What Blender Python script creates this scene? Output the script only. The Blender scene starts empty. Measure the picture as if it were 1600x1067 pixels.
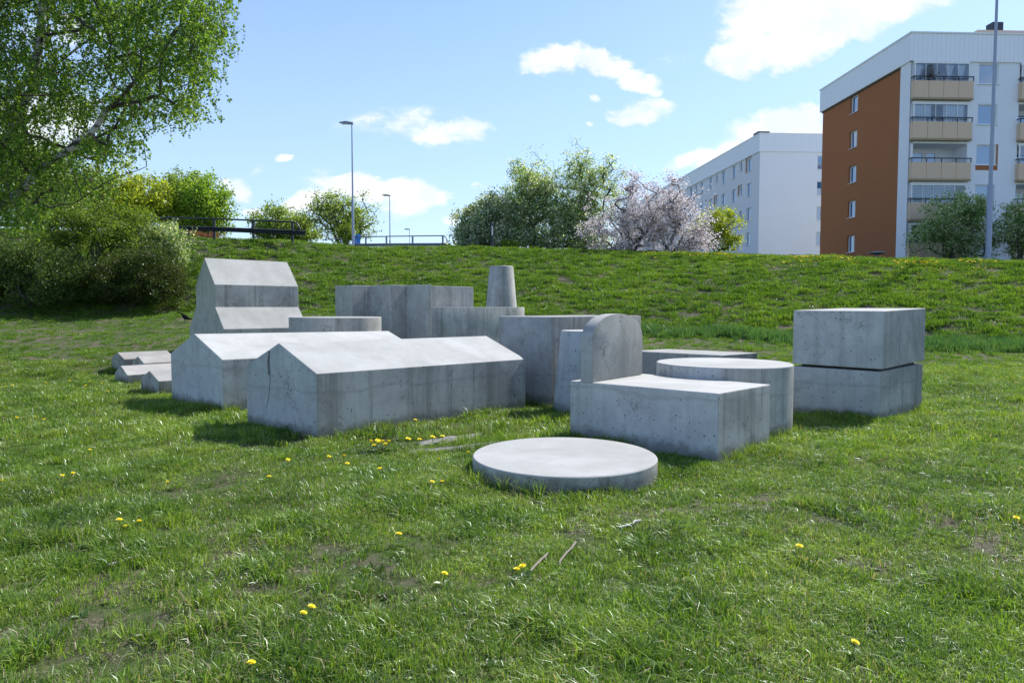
import bpy, bmesh, math, random
import numpy as np
from mathutils import Vector, Matrix, noise as mnoise

random.seed(7)
RNG = np.random.default_rng(7)
R = math.radians
scn = bpy.context.scene
COL = scn.collection

# ------------------------------------------------------------------ camera
EYE = 1.6
FPX = 1066.67
PITCH = math.atan(53.5 / FPX)
cam = bpy.data.cameras.new('camera')
cam.lens = 24.0
cam.sensor_width = 36.0
cam.clip_start = 0.05
cam.clip_end = 5000
cam_ob = bpy.data.objects.new('camera', cam)
cam_ob.location = (0, 0, EYE)
cam_ob.rotation_euler = (math.pi / 2 - PITCH, 0, 0)
COL.objects.link(cam_ob)
scn.camera = cam_ob

# ------------------------------------------------------------------ exposure
scn.view_settings.view_transform = 'Standard'
scn.view_settings.look = 'None'
scn.view_settings.exposure = 1.02
scn.view_settings.gamma = 1.0
scn.view_settings.use_curve_mapping = False
scn.cycles.max_bounces = 8
scn.cycles.diffuse_bounces = 4
scn.cycles.transparent_max_bounces = 12

# ------------------------------------------------------------------ sun
SUN_AZ, SUN_EL = R(47), R(46)
sv = Vector((math.sin(SUN_AZ) * math.cos(SUN_EL), math.cos(SUN_AZ) * math.cos(SUN_EL), math.sin(SUN_EL)))
sun = bpy.data.lights.new('sun', 'SUN')
sun.energy = 3.7
sun.angle = R(0.5)
sun.color = (1.0, 0.95, 0.87)
sun_ob = bpy.data.objects.new('sun', sun)
sun_ob.rotation_euler = sv.to_track_quat('Z', 'Y').to_euler()
sun_ob.location = (40, 40, 60)
COL.objects.link(sun_ob)


# ------------------------------------------------------------------ node helper
class NT:
    def __init__(s, tree):
        s.t = tree
        s.n = tree.nodes
        s.l = tree.links

    def node(s, typ, ins=None, **kw):
        nd = s.n.new(typ)
        for k, v in kw.items():
            setattr(nd, k, v)
        for k, v in (ins or {}).items():
            s.set(nd.inputs[k], v)
        return nd

    def set(s, sock, v):
        if hasattr(v, 'is_output') or isinstance(v, bpy.types.NodeSocket):
            s.l.new(v, sock)
        elif isinstance(v, tuple) and len(v) == 3 and sock.type == 'RGBA':
            sock.default_value = (*v, 1)
        else:
            sock.default_value = v

    def m(s, op, a, b=None, c=None, clamp=False):
        nd = s.n.new('ShaderNodeMath')
        nd.operation = op
        nd.use_clamp = clamp
        for i, v in enumerate((a, b, c)):
            if v is not None:
                s.set(nd.inputs[i], v)
        return nd.outputs[0]

    def vm(s, op, a, b=None):
        nd = s.n.new('ShaderNodeVectorMath')
        nd.operation = op
        s.set(nd.inputs[0], a)
        if b is not None:
            s.set(nd.inputs[1], b)
        return nd.outputs[0]

    def noise(s, vec, scale, detail=4, rough=0.55, dist=0.0):
        nd = s.node('ShaderNodeTexNoise', {'Vector': vec, 'Scale': scale, 'Detail': detail, 'Roughness': rough, 'Distortion': dist})
        return nd.outputs['Fac']

    def ramp(s, fac, stops, interp='LINEAR'):
        nd = s.n.new('ShaderNodeValToRGB')
        cr = nd.color_ramp
        cr.interpolation = interp
        while len(cr.elements) < len(stops):
            cr.elements.new(0.5)
        for e, (p, c) in zip(cr.elements, stops):
            e.position = p
            e.color = (*c, 1) if isinstance(c, tuple) else (c, c, c, 1)
        s.set(nd.inputs[0], fac)
        return nd.outputs[0]

    def mix(s, fac, a, b, mode='MIX'):
        nd = s.n.new('ShaderNodeMix')
        nd.data_type = 'RGBA'
        nd.blend_type = mode
        s.set(nd.inputs[0], fac)
        s.set(nd.inputs[6], a)
        s.set(nd.inputs[7], b)
        return nd.outputs[2]

    def sstep(s, v, lo, hi):
        nd = s.n.new('ShaderNodeMapRange')
        nd.interpolation_type = 'SMOOTHSTEP'
        s.set(nd.inputs[0], v)
        nd.inputs[1].default_value = lo
        nd.inputs[2].default_value = hi
        return nd.outputs[0]


# ------------------------------------------------------------------ world: sky and clouds
world = bpy.data.worlds.new('World')
scn.world = world
world.use_nodes = True
w = NT(world.node_tree)
for nd in list(w.n):
    w.n.remove(nd)
sky = w.node('ShaderNodeTexSky', sky_type='NISHITA', sun_disc=False, sun_elevation=SUN_EL, sun_rotation=SUN_AZ,
             altitude=20.0, air_density=1.0, dust_density=0.35, ozone_density=2.2)
tc = w.node('ShaderNodeTexCoord').outputs['Generated']
sep = w.node('ShaderNodeSeparateXYZ', {0: tc})
dx, dy, dz = sep.outputs
ys = w.m('MAXIMUM', dy, 0.12)
u0 = w.m('DIVIDE', dx, ys)
v0 = w.m('DIVIDE', dz, ys)
uv = w.node('ShaderNodeCombineXYZ', {0: u0, 1: v0, 2: 0.0}).outputs[0]
wob1 = w.node('ShaderNodeTexNoise', {'Vector': uv, 'Scale': 9.0, 'Detail': 6.0, 'Roughness': 0.6})
wob2 = w.vm('SUBTRACT', wob1.outputs['Color'], (0.5, 0.5, 0.5))
wsc = w.node('ShaderNodeVectorMath', operation='SCALE')
w.l.new(wob2, wsc.inputs[0])
wsc.inputs['Scale'].default_value = 0.075
uvd = w.vm('ADD', uv, wsc.outputs[0])
sp2 = w.node('ShaderNodeSeparateXYZ', {0: uvd})
uu, vv = sp2.outputs[0], sp2.outputs[1]


def dir_uv(px, py):
    V = (533.5 - py) / FPX
    X = (px - 800) / FPX
    yy = math.cos(PITCH) + V * math.sin(PITCH)
    zz = -math.sin(PITCH) + V * math.cos(PITCH)
    return X / yy, zz / yy


CLOUDS = [  # where each cloud of that afternoon stood, its half sizes, tilt in degrees and thickness
    (1330, -22, 240, 92, 16, 1.9), (1160, 82, 72, 38, 8, 1.3), (1255, 58, 90, 50, 20, 1.5),
    (862, 93, 58, 20, 8, 1.0), (940, 92, 70, 22, -10, 1.1), (1000, 125, 48, 20, -28, 1.0), (1004, 170, 56, 20, 4, 0.9),
    (695, 203, 92, 26, -10, 0.72), (625, 186, 105, 24, 6, 0.46), (560, 190, 50, 14, 0, 0.30),
    (590, 300, 125, 26, -4, 1.2), (490, 318, 88, 18, 14, 0.9), (650, 318, 60, 26, 10, 1.1),
    (366, 291, 38, 18, -8, 1.0), (447, 241, 21, 11, 0, 0.9), (398, 323, 27, 11, 10, 0.9), (510, 270, 22, 14, 0, 0.42), (402, 262, 24, 10, 30, 0.3),
    (1120, 246, 90, 19, 6, 1.1), (1225, 205, 105, 38, 14, 1.2),
    (933, 147, 14, 8, 0, 0.7), (705, 350, 24, 12, 0, 0.8), (745, 292, 20, 7, 0, 0.3), (1045, 95, 34, 12, 30, 0.22), (925, 192, 12, 6, 0, 0.5),
    (60, 190, 120, 60, 10, 0.9), (120, 40, 120, 30, 10, 0.5), (-250, 120, 160, 50, 10, 1.0), (1900, 150, 200, 50, 8, 1.0), (1750, 330, 160, 30, 0, 1.0),
]
dens = None
for (px, py, rx, ry, ro, st) in CLOUDS:
    cu, cv = dir_uv(px, py)
    a, b = rx / FPX, ry / FPX
    co, si = math.cos(R(ro)), math.sin(R(ro))
    du = w.m('SUBTRACT', uu, cu)
    dv = w.m('SUBTRACT', vv, cv)
    e1 = w.m('ADD', w.m('MULTIPLY', du, co / a), w.m('MULTIPLY', dv, si / a))
    e2 = w.m('ADD', w.m('MULTIPLY', du, -si / b), w.m('MULTIPLY', dv, co / b))
    r2 = w.m('ADD', w.m('MULTIPLY', e1, e1), w.m('MULTIPLY', e2, e2))
    g = w.m('MULTIPLY', w.m('SUBTRACT', 1.0, r2, clamp=True), st)
    dens = g if dens is None else w.m('MAXIMUM', dens, g)
fine = w.node('ShaderNodeTexNoise', {'Vector': w.node('ShaderNodeMapping', {'Vector': uv, 'Scale': (1, 1.8, 1)}).outputs[0], 'Scale': 26.0, 'Detail': 9.0, 'Roughness': 0.62})
finev = w.m('SUBTRACT', fine.outputs['Fac'], 0.52)
dd = w.m('ADD', dens, w.m('MULTIPLY', w.m('MULTIPLY', finev, 1.9), w.sstep(dens, 0.0, 0.35)))
dd = w.m('MULTIPLY', w.sstep(dd, 0.0, 0.9), w.sstep(dy, 0.12, 0.2))
# loose fair-weather clouds over the rest of the sky
zs = w.m('MAXIMUM', dz, 0.06)
pl = w.node('ShaderNodeCombineXYZ', {0: w.m('DIVIDE', dx, zs), 1: w.m('DIVIDE', dy, zs), 2: 0.0}).outputs[0]
gn = w.noise(pl, 0.9, 8, 0.6)
rest = w.m('MULTIPLY', w.sstep(gn, 0.58, 0.70), w.sstep(dz, 0.03, 0.12))
side = w.m('MAXIMUM', w.sstep(w.m('ABSOLUTE', u0), 0.95, 1.15), w.m('SUBTRACT', 1.0, w.sstep(dy, 0.12, 0.2)))
side = w.m('MAXIMUM', side, w.sstep(v0, 0.62, 0.8))
cl = w.m('MAXIMUM', dd, w.m('MULTIPLY', rest, side), clamp=True)
# the blue is a little paler low down where the air is thick
pale = w.m('SUBTRACT', 1.0, w.m('MULTIPLY', w.sstep(dz, -0.02, 0.60), 0.72))
hs = w.node('ShaderNodeHueSaturation', {'Color': sky.outputs[0], 'Hue': 0.512, 'Saturation': 1.22, 'Value': 1.36}).outputs[0]
skyc = w.mix(w.m('MULTIPLY', pale, 0.72), hs, (3.7, 4.85, 6.3))
shade = w.noise(uvd, 14.0, 6, 0.6)
cloudc = w.mix(w.sstep(shade, 0.35, 0.62), (5.3, 5.75, 6.3), (6.5, 6.6, 6.7))
fin = w.mix(cl, skyc, cloudc)
bg = w.node('ShaderNodeBackground', {'Color': fin, 'Strength': 0.086})
out = w.node('ShaderNodeOutputWorld', {'Surface': bg.outputs[0]})


# ------------------------------------------------------------------ object helpers
def tag(o, label=None, cat=None, group=None, kind=None):
    if label:
        o['label'] = label
    if cat:
        o['category'] = cat
    if group:
        o['group'] = group
    if kind:
        o['kind'] = kind
    return o


def empty(name, loc=(0, 0, 0), rz=0.0, **kw):
    o = bpy.data.objects.new(name, None)
    o.empty_display_size = 0.2
    o.location = loc
    o.rotation_euler = (0, 0, rz)
    COL.objects.link(o)
    return tag(o, **kw)


def link_mesh(name, me, parent=None, loc=None, **kw):
    o = bpy.data.objects.new(name, me)
    if loc is not None:
        o.location = loc
    if parent is not None:
        o.parent = parent
    COL.objects.link(o)
    return tag(o, **kw)


class MB:
    """collects vertices and faces, then builds ONE mesh object"""

    def __init__(s):
        s.v, s.f = [], []

    def add(s, vs, fs):
        k = len(s.v)
        s.v += [tuple(p) for p in vs]
        s.f += [tuple(i + k for i in f) for f in fs]
        return s

    def box(s, x0, x1, y0, y1, z0, z1, mat=None):
        vs = [Vector((x, y, z)) for z in (z0, z1) for (x, y) in ((x0, y0), (x1, y0), (x1, y1), (x0, y1))]
        if mat is not None:
            vs = [mat @ p for p in vs]
        return s.add(vs, [(3, 2, 1, 0), (4, 5, 6, 7), (0, 1, 5, 4), (1, 2, 6, 5), (2, 3, 7, 6), (3, 0, 4, 7)])

    def fbox(s, F, s0, s1, d0, d1, z0, z1):
        """box in a facade frame: s along the wall, d outward, z up"""
        pts = [F.p(a, d, z) for z in (z0, z1) for (a, d) in ((s0, d0), (s1, d0), (s1, d1), (s0, d1))]
        return s.add(pts, [(0, 1, 2, 3), (7, 6, 5, 4), (4, 5, 1, 0), (5, 6, 2, 1), (6, 7, 3, 2), (7, 4, 0, 3)])

    def prism(s, poly, z0, z1):
        n = len(poly)
        zt = z1 if isinstance(z1, (list, tuple)) else [z1] * n
        vs = [(x, y, z0) for x, y in poly] + [(x, y, z) for (x, y), z in zip(poly, zt)]
        fs = [tuple(range(n - 1, -1, -1)), tuple(range(n, 2 * n))]
        fs += [(i, (i + 1) % n, n + (i + 1) % n, n + i) for i in range(n)]
        return s.add(vs, fs)

    def tube(s, pts, rad, n=8, cap=True):
        pts = [Vector(p) for p in pts]
        rr = rad if isinstance(rad, (list, tuple)) else [rad] * len(pts)
        vs = []
        for i, p in enumerate(pts):
            a = pts[min(i + 1, len(pts) - 1)] - pts[max(i - 1, 0)]
            a.normalize()
            up = Vector((0, 0, 1)) if abs(a.z) < 0.9 else Vector((1, 0, 0))
            b = a.cross(up).normalized()
            c = b.cross(a).normalized()
            for k in range(n):
                t = 2 * math.pi * k / n
                vs.append(p + (b * math.cos(t) + c * math.sin(t)) * rr[i])
        fs = []
        for i in range(len(pts) - 1):
            for k in range(n):
                fs.append((i * n + k, i * n + (k + 1) % n, (i + 1) * n + (k + 1) % n, (i + 1) * n + k))
        if cap:
            fs.append(tuple(range(n - 1, -1, -1)))
            fs.append(tuple(range((len(pts) - 1) * n, len(pts) * n)))
        return s.add(vs, fs)

    def lathe(s, prof, n=24, c=(0, 0)):
        vs, fs = [], []
        for r, z in prof:
            for k in range(n):
                t = 2 * math.pi * k / n
                vs.append((c[0] + r * math.cos(t), c[1] + r * math.sin(t), z))
        for i in range(len(prof) - 1):
            for k in range(n):
                fs.append((i * n + k, i * n + (k + 1) % n, (i + 1) * n + (k + 1) % n, (i + 1) * n + k))
        fs.append(tuple(range(n - 1, -1, -1)))
        fs.append(tuple(range((len(prof) - 1) * n, len(prof) * n)))
        return s.add(vs, fs)

    def build(s, name, mat, parent=None, loc=None, bevel=0.0, smooth=False, seg=2, **kw):
        me = bpy.data.meshes.new(name)
        me.from_pydata(s.v, [], s.f)
        bm = bmesh.new()
        bm.from_mesh(me)
        bmesh.ops.recalc_face_normals(bm, faces=bm.faces)
        if bevel > 0:
            ed = [e for e in bm.edges if len(e.link_faces) == 2 and e.calc_face_angle(0) > R(25)]
            bmesh.ops.bevel(bm, geom=ed, offset=bevel, segments=seg, profile=0.6, affect='EDGES', clamp_overlap=True)
        if smooth:
            for f in bm.faces:
                f.smooth = True
            for e in bm.edges:
                if len(e.link_faces) == 2 and e.calc_face_angle(0) > R(30):
                    e.smooth = False
        bm.to_mesh(me)
        bm.free()
        me.materials.append(mat)
        return link_mesh(name, me, parent, loc, **kw)


class Facade:
    def __init__(s, o, a, n):
        s.o, s.a, s.n = Vector((o[0], o[1], 0)), Vector((a[0], a[1], 0)).normalized(), Vector((n[0], n[1], 0)).normalized()

    def p(s, t, d, z):
        return s.o + s.a * t + s.n * d + Vector((0, 0, z))


def wall_holes(F, s0, s1, z0, z1, holes, depth, mb=None):
    """a wall sheet with real openings and reveals; holes = (s0, s1, z0, z1[, depth])"""
    mb = mb or MB()
    ss = sorted({s0, s1, *[h[0] for h in holes], *[h[1] for h in holes]})
    zz = sorted({z0, z1, *[h[2] for h in holes], *[h[3] for h in holes]})
    for a, b in zip(ss, ss[1:]):
        for c, d in zip(zz, zz[1:]):
            ms, mz = (a + b) / 2, (c + d) / 2
            if any(h[0] < ms < h[1] and h[2] < mz < h[3] for h in holes):
                continue
            mb.add([F.p(a, 0, c), F.p(b, 0, c), F.p(b, 0, d), F.p(a, 0, d)], [(0, 1, 2, 3)])
    for h in holes:
        a, b, c, d = h[:4]
        k = -(h[4] if len(h) > 4 else depth)
        q = [F.p(a, 0, c), F.p(b, 0, c), F.p(b, 0, d), F.p(a, 0, d), F.p(a, k, c), F.p(b, k, c), F.p(b, k, d), F.p(a, k, d)]
        mb.add(q, [(0, 4, 5, 1), (1, 5, 6, 2), (2, 6, 7, 3), (3, 7, 4, 0), (4, 7, 6, 5)])
    return mb


# ------------------------------------------------------------------ materials
def new_mat(name):
    m = bpy.data.materials.new(name)
    m.use_nodes = True
    t = NT(m.node_tree)
    bs = t.n['Principled BSDF']
    return m, t, bs


def plain(name, col, rough=0.6, metal=0.0, var=0.12, scale=6.0, bump=0.0, spec=0.5):
    m, t, b = new_mat(name)
    co = t.node('ShaderNodeTexCoord').outputs['Object']
    n = t.noise(co, scale, 5, 0.6)
    c = t.mix(n, tuple(x * (1 - var) for x in col), tuple(min(1, x * (1 + var)) for x in col))
    t.l.new(c, b.inputs['Base Color'])
    b.inputs['Roughness'].default_value = rough
    b.inputs['Metallic'].default_value = metal
    b.inputs['Specular IOR Level'].default_value = spec
    if bump:
        bn = t.node('ShaderNodeBump', {'Height': t.noise(co, scale * 12, 3), 'Strength': bump, 'Distance': 0.01})
        t.l.new(bn.outputs[0], b.inputs['Normal'])
    return m


def concrete(name, base=(0.46, 0.47, 0.46), rust=0.25, pit=1.0, streak=1.0, rlo=0.58):
    m, t, b = new_mat(name)
    oc = t.node('ShaderNodeTexCoord').outputs['Object']
    oi = t.node('ShaderNodeObjectInfo').outputs['Random']
    off = t.node('ShaderNodeCombineXYZ', {0: t.m('MULTIPLY', oi, 31.0), 1: t.m('MULTIPLY', oi, 17.0), 2: t.m('MULTIPLY', oi, 7.0)}).outputs[0]
    co = t.vm('ADD', oc, off)
    geo = t.node('ShaderNodeNewGeometry')
    nz = t.node('ShaderNodeSeparateXYZ', {0: geo.outputs['True Normal']}).outputs[2]
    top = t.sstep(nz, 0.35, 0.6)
    stain_and_fill = t.sstep(t.node('ShaderNodeVectorMath', {0: geo.outputs['True Normal'], 1: (0.714, -0.70, 0.0)}, operation='DOT_PRODUCT').outputs['Value'], 0.25, 0.65)
    wallm = t.m('SUBTRACT', 1.0, top)
    mot = t.noise(co, 1.3, 8, 0.62, 0.4)
    mot2 = t.noise(co, 5.0, 8, 0.7)
    grain = t.noise(co, 90.0, 3, 0.7)
    stx = t.node('ShaderNodeMapping', {'Vector': co, 'Scale': (7, 7, 0.22)}).outputs[0]
    st = t.noise(stx, 1.0, 5, 0.65)
    stx2 = t.node('ShaderNodeMapping', {'Vector': co, 'Scale': (26, 26, 0.6)}).outputs[0]
    st2 = t.noise(stx2, 1.0, 4, 0.6)
    dark = tuple(x * 0.52 for x in base)
    lite = tuple(min(1, x * 1.22) for x in base)
    c = t.mix(t.sstep(mot, 0.30, 0.68), dark, lite)
    c = t.mix(0.45, c, t.mix(t.sstep(mot2, 0.3, 0.7), dark, lite))
    # tops are weathered more even, their colour darkened to hold down the sunlight
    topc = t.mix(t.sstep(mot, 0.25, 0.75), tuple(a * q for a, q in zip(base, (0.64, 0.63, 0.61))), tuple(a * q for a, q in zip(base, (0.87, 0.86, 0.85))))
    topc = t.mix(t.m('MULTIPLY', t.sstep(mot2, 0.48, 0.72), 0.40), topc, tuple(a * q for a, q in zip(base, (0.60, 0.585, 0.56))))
    c = t.mix(t.m('MULTIPLY', stain_and_fill, 0.78), c, t.mix(t.sstep(mot, 0.3, 0.7), tuple(a * q for a, q in zip(base, (0.50, 0.49, 0.45))), tuple(a * q for a, q in zip(base, (0.88, 0.85, 0.78)))))  # right-facing sides: stained tone, with warm fill from the lawn mixed in
    c = t.mix(t.m('MULTIPLY', t.m('SUBTRACT', 1.0, stain_and_fill), 0.48), c, tuple(a * q for a, q in zip(base, (1.03, 1.07, 1.11))))  # remaining sides: blue fill of the sky put into their colour
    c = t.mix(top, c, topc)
    # vertical run-off streaks on the sides
    sfac = t.m('MULTIPLY', t.m('MULTIPLY', wallm, streak), t.m('MULTIPLY', t.sstep(st, 0.46, 0.72), t.m('ADD', 0.24, t.m('MULTIPLY', stain_and_fill, 0.32))))
    c = t.mix(sfac, c, (0.115, 0.115, 0.098))
    s2 = t.m('MULTIPLY', wallm, t.m('MULTIPLY', t.sstep(st2, 0.55, 0.75), 0.30))
    c = t.mix(s2, c, (0.50, 0.52, 0.53))
    # dark lichen blotches
    bl = t.m('MULTIPLY', t.sstep(t.noise(co, 2.6, 9, 0.80), 0.52, 0.66), t.sstep(t.noise(co, 38.0, 3, 0.7), 0.42, 0.62))
    c = t.mix(t.m('MULTIPLY', bl, t.m('ADD', t.m('MULTIPLY', wallm, 0.62), 0.10)), c, (0.06, 0.065, 0.06))
    # damp dirty foot with a ragged edge, and the odd paler pour line
    hz_ = t.node('ShaderNodeSeparateXYZ', {0: oc}).outputs[2]
    foot = t.m('SUBTRACT', 1.0, t.sstep(t.m('SUBTRACT', hz_, t.m('MULTIPLY', t.noise(co, 4.5, 6, 0.7), 0.34)), -0.10, 0.02))
    c = t.mix(t.m('MULTIPLY', t.m('MULTIPLY', foot, wallm), 0.55), c, (0.075, 0.075, 0.055))
    pour = t.m('SUBTRACT', 1.0, t.m('ABSOLUTE', t.m('SUBTRACT', t.m('ADD', hz_, t.m('MULTIPLY', t.noise(co, 1.1, 3), 0.25)), t.m('ADD', 0.45, t.m('MULTIPLY', oi, 0.35)))), clamp=True)
    c = t.mix(t.m('MULTIPLY', t.m('MULTIPLY', t.sstep(pour, 0.965, 1.0), wallm), 0.22), c, (0.16, 0.16, 0.15))
    tone = t.m('ADD', 0.84, t.m('MULTIPLY', oi, 0.30))
    c = t.mix(1.0, c, t.node('ShaderNodeCombineXYZ', {0: tone, 1: tone, 2: tone}).outputs[0], 'MULTIPLY')
    # brown-red stains
    if rust:
        rs = t.m('MULTIPLY', t.m('MULTIPLY', t.sstep(t.noise(co, 1.9, 6, 0.7), rlo, rlo + 0.16), rust), t.m('SUBTRACT', 1.0, t.m('MULTIPLY', top, 0.75)))
        c = t.mix(rs, c, (0.20, 0.125, 0.10))
    # pits left by air bubbles
    vo = t.node('ShaderNodeTexVoronoi', {'Vector': co, 'Scale': 26.0})
    sel = t.node('ShaderNodeSeparateColor', {0: vo.outputs['Color']}).outputs[0]
    rad = t.m('MULTIPLY', t.m('SUBTRACT', sel, 0.80, clamp=True), 1.7 * pit)
    pitm = t.m('MULTIPLY', t.m('LESS_THAN', vo.outputs['Distance'], rad), t.m('ADD', t.m('MULTIPLY', wallm, 0.9), 0.1))
    vo2 = t.node('ShaderNodeTexVoronoi', {'Vector': co, 'Scale': 9.0})
    sel2 = t.node('ShaderNodeSeparateColor', {0: vo2.outputs['Color']}).outputs[1]
    pit2 = t.m('MULTIPLY', t.m('LESS_THAN', t.m('ADD', vo2.outputs['Distance'], t.m('MULTIPLY', t.noise(co, 60, 2), 0.08)), t.m('MULTIPLY', t.m('SUBTRACT', sel2, 0.82, clamp=True), 0.85 * pit)), wallm)
    pits = t.m('MAXIMUM', pitm, pit2)
    c = t.mix(t.m('MULTIPLY', pits, 0.62), c, (0.05, 0.052, 0.055))
    c = t.mix(0.30, c, t.mix(grain, (0.25, 0.25, 0.25), (0.75, 0.75, 0.75)), 'OVERLAY')
    t.l.new(c, b.inputs['Base Color'])
    b.inputs['Roughness'].default_value = 0.88
    b.inputs['Specular IOR Level'].default_value = 0.3
    h = t.m('SUBTRACT', t.m('ADD', t.m('MULTIPLY', grain, 0.25), t.m('MULTIPLY', mot2, 0.5)), pits)
    bn = t.node('ShaderNodeBump', {'Height': h, 'Strength': 0.35, 'Distance': 0.006})
    t.l.new(bn.outputs[0], b.inputs['Normal'])
    return m


def leafy(name, cols, trans=0.45, tint=(1.25, 1.18, 0.55), rough=0.5, pos=(0, .35, .7, 1), spec=0.12):
    m = bpy.data.materials.new(name)
    m.use_nodes = True
    t = NT(m.node_tree)
    for nd in list(t.n):
        t.n.remove(nd)
    at = t.node('ShaderNodeAttribute', attribute_name='rnd').outputs['Fac']
    g = t.node('ShaderNodeNewGeometry').outputs['Position']
    n = t.noise(g, 0.9, 3)
    f = t.m('ADD', t.m('MULTIPLY', at, 0.75), t.m('MULTIPLY', t.sstep(n, 0.3, 0.7), 0.25))
    c = t.ramp(f, list(zip(pos, cols)))
    d = t.node('ShaderNodeBsdfDiffuse', {'Color': c})
    tcx = t.mix(1.0, c, tint, 'MULTIPLY')
    tr = t.node('ShaderNodeBsdfTranslucent', {'Color': tcx})
    mx = t.node('ShaderNodeMixShader', {0: trans, 1: d.outputs[0], 2: tr.outputs[0]})
    gl = t.node('ShaderNodeBsdfGlossy', {'Color': (1, 1, 1), 'Roughness': rough})
    fr = t.node('ShaderNodeFresnel', {'IOR': 1.4})
    m2 = t.node('ShaderNodeMixShader', {0: t.m('MULTIPLY', t.m('MINIMUM', fr.outputs[0], 0.3), spec), 1: mx.outputs[0], 2: gl.outputs[0]})
    t.node('ShaderNodeOutputMaterial', {'Surface': m2.outputs[0]})
    return m


def grass_mat(name, dark, mid, lite, dry, dryamt=0.1, rough=0.42, trans=0.45, gloss=0.22):
    m = bpy.data.materials.new(name)
    m.use_nodes = True
    t = NT(m.node_tree)
    for nd in list(t.n):
        t.n.remove(nd)
    at = t.node('ShaderNodeAttribute', attribute_name='rnd').outputs['Fac']
    oi = t.node('ShaderNodeObjectInfo').outputs['Random']
    g = t.node('ShaderNodeNewGeometry').outputs['Position']
    n1 = t.noise(g, 0.28, 4, 0.6)
    n2 = t.noise(g, 1.7, 4, 0.6)
    f = t.m('ADD', t.m('MULTIPLY', at, 0.40), t.m('ADD', t.m('MULTIPLY', oi, 0.15), t.m('ADD', t.m('MULTIPLY', t.sstep(n1, 0.3, 0.7), 0.2), t.m('MULTIPLY', t.sstep(n2, 0.3, 0.7), 0.27))))
    c = t.ramp(f, [(0.1, dark), (0.5, mid), (0.92, lite)])
    dr = t.m('GREATER_THAN', t.m('ADD', t.node('ShaderNodeTexWhiteNoise', {'Vector': t.node('ShaderNodeCombineXYZ', {0: at, 1: oi, 2: 0.0}).outputs[0]}).outputs[0], t.m('MULTIPLY', t.m('SUBTRACT', t.noise(g, 1.1, 4), 0.5), 0.6)), 1.0 - dryamt)
    c = t.mix(dr, c, dry)
    d = t.node('ShaderNodeBsdfDiffuse', {'Color': c})
    tr = t.node('ShaderNodeBsdfTranslucent', {'Color': t.mix(1.0, c, (1.16, 1.22, 0.44), 'MULTIPLY')})
    mx = t.node('ShaderNodeMixShader', {0: trans, 1: d.outputs[0], 2: tr.outputs[0]})
    gl = t.node('ShaderNodeBsdfGlossy', {'Color': (0.9, 1.0, 0.95), 'Roughness': rough})
    fr = t.node('ShaderNodeFresnel', {'IOR': 1.42})
    m2 = t.node('ShaderNodeMixShader', {0: t.m('MULTIPLY', t.m('MINIMUM', fr.outputs[0], 0.3), gloss), 1: mx.outputs[0], 2: gl.outputs[0]})
    t.node('ShaderNodeOutputMaterial', {'Surface': m2.outputs[0]})
    return m


def ground_mat():
    m, t, b = new_mat('ground_turf')
    g = t.node('ShaderNodeNewGeometry').outputs['Position']
    n1 = t.noise(g, 0.35, 5, 0.6)
    n2 = t.noise(g, 2.2, 6, 0.65)
    n3 = t.noise(g, 24.0, 5, 0.7)
    grn = t.mix(n3, (0.018, 0.042, 0.010), (0.075, 0.125, 0.022))
    soil = t.mix(n3, (0.035, 0.030, 0.022), (0.19, 0.165, 0.12))
    f = t.sstep(t.m('ADD', t.m('MULTIPLY', n2, 0.6), t.m('MULTIPLY', n1, 0.4)), 0.40, 0.60)
    c = t.mix(f, soil, grn)
    t.l.new(c, b.inputs['Base Color'])
    b.inputs['Roughness'].default_value = 1.0
    b.inputs['Specular IOR Level'].default_value = 0.1
    bn = t.node('ShaderNodeBump', {'Height': n3, 'Strength': 0.7, 'Distance': 0.03})
    t.l.new(bn.outputs[0], b.inputs['Normal'])
    return m


M = {}
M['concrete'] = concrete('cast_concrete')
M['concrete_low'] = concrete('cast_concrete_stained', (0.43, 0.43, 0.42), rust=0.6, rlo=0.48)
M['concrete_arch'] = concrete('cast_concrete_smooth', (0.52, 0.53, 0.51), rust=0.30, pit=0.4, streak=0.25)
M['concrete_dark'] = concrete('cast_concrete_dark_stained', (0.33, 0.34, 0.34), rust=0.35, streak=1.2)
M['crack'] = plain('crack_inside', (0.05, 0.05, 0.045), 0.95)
M['ground'] = ground_mat()
M['asphalt'] = plain('asphalt', (0.17, 0.165, 0.16), 0.9, var=0.2, scale=30, bump=0.4)
M['kerb'] = plain('kerb_stone', (0.30, 0.30, 0.29), 0.85, bump=0.2)
M['slab'] = plain('old_slab', (0.24, 0.23, 0.215), 0.95, var=0.45, scale=18, bump=1.0)
M['grass'] = grass_mat('grass_blades', (0.024, 0.070, 0.012), (0.155, 0.265, 0.036), (0.390, 0.490, 0.090), (0.36, 0.31, 0.21), 0.08, gloss=0.26)
M['grass_far'] = grass_mat('grass_bank', (0.032, 0.088, 0.012), (0.122, 0.225, 0.027), (0.240, 0.340, 0.050), (0.22, 0.22, 0.11), 0.03, rough=0.5)
M['dry'] = grass_mat('dry_straw', (0.12, 0.10, 0.065), (0.22, 0.19, 0.13), (0.36, 0.33, 0.25), (0.1, 0.08, 0.05), 0.2, trans=0.2)
M['bluegrass'] = grass_mat('daffodil_leaves', (0.03, 0.09, 0.04), (0.075, 0.17, 0.075), (0.17, 0.29, 0.12), (0.12, 0.20, 0.06), 0.2, rough=0.3)
M['weed'] = grass_mat('weed_leaves', (0.03, 0.07, 0.012), (0.08, 0.15, 0.02), (0.16, 0.24, 0.03), (0.18, 0.15, 0.07), 0.05)
M['bark'] = plain('bark', (0.075, 0.062, 0.050), 0.95, var=0.4, scale=14, bump=0.6)
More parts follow.
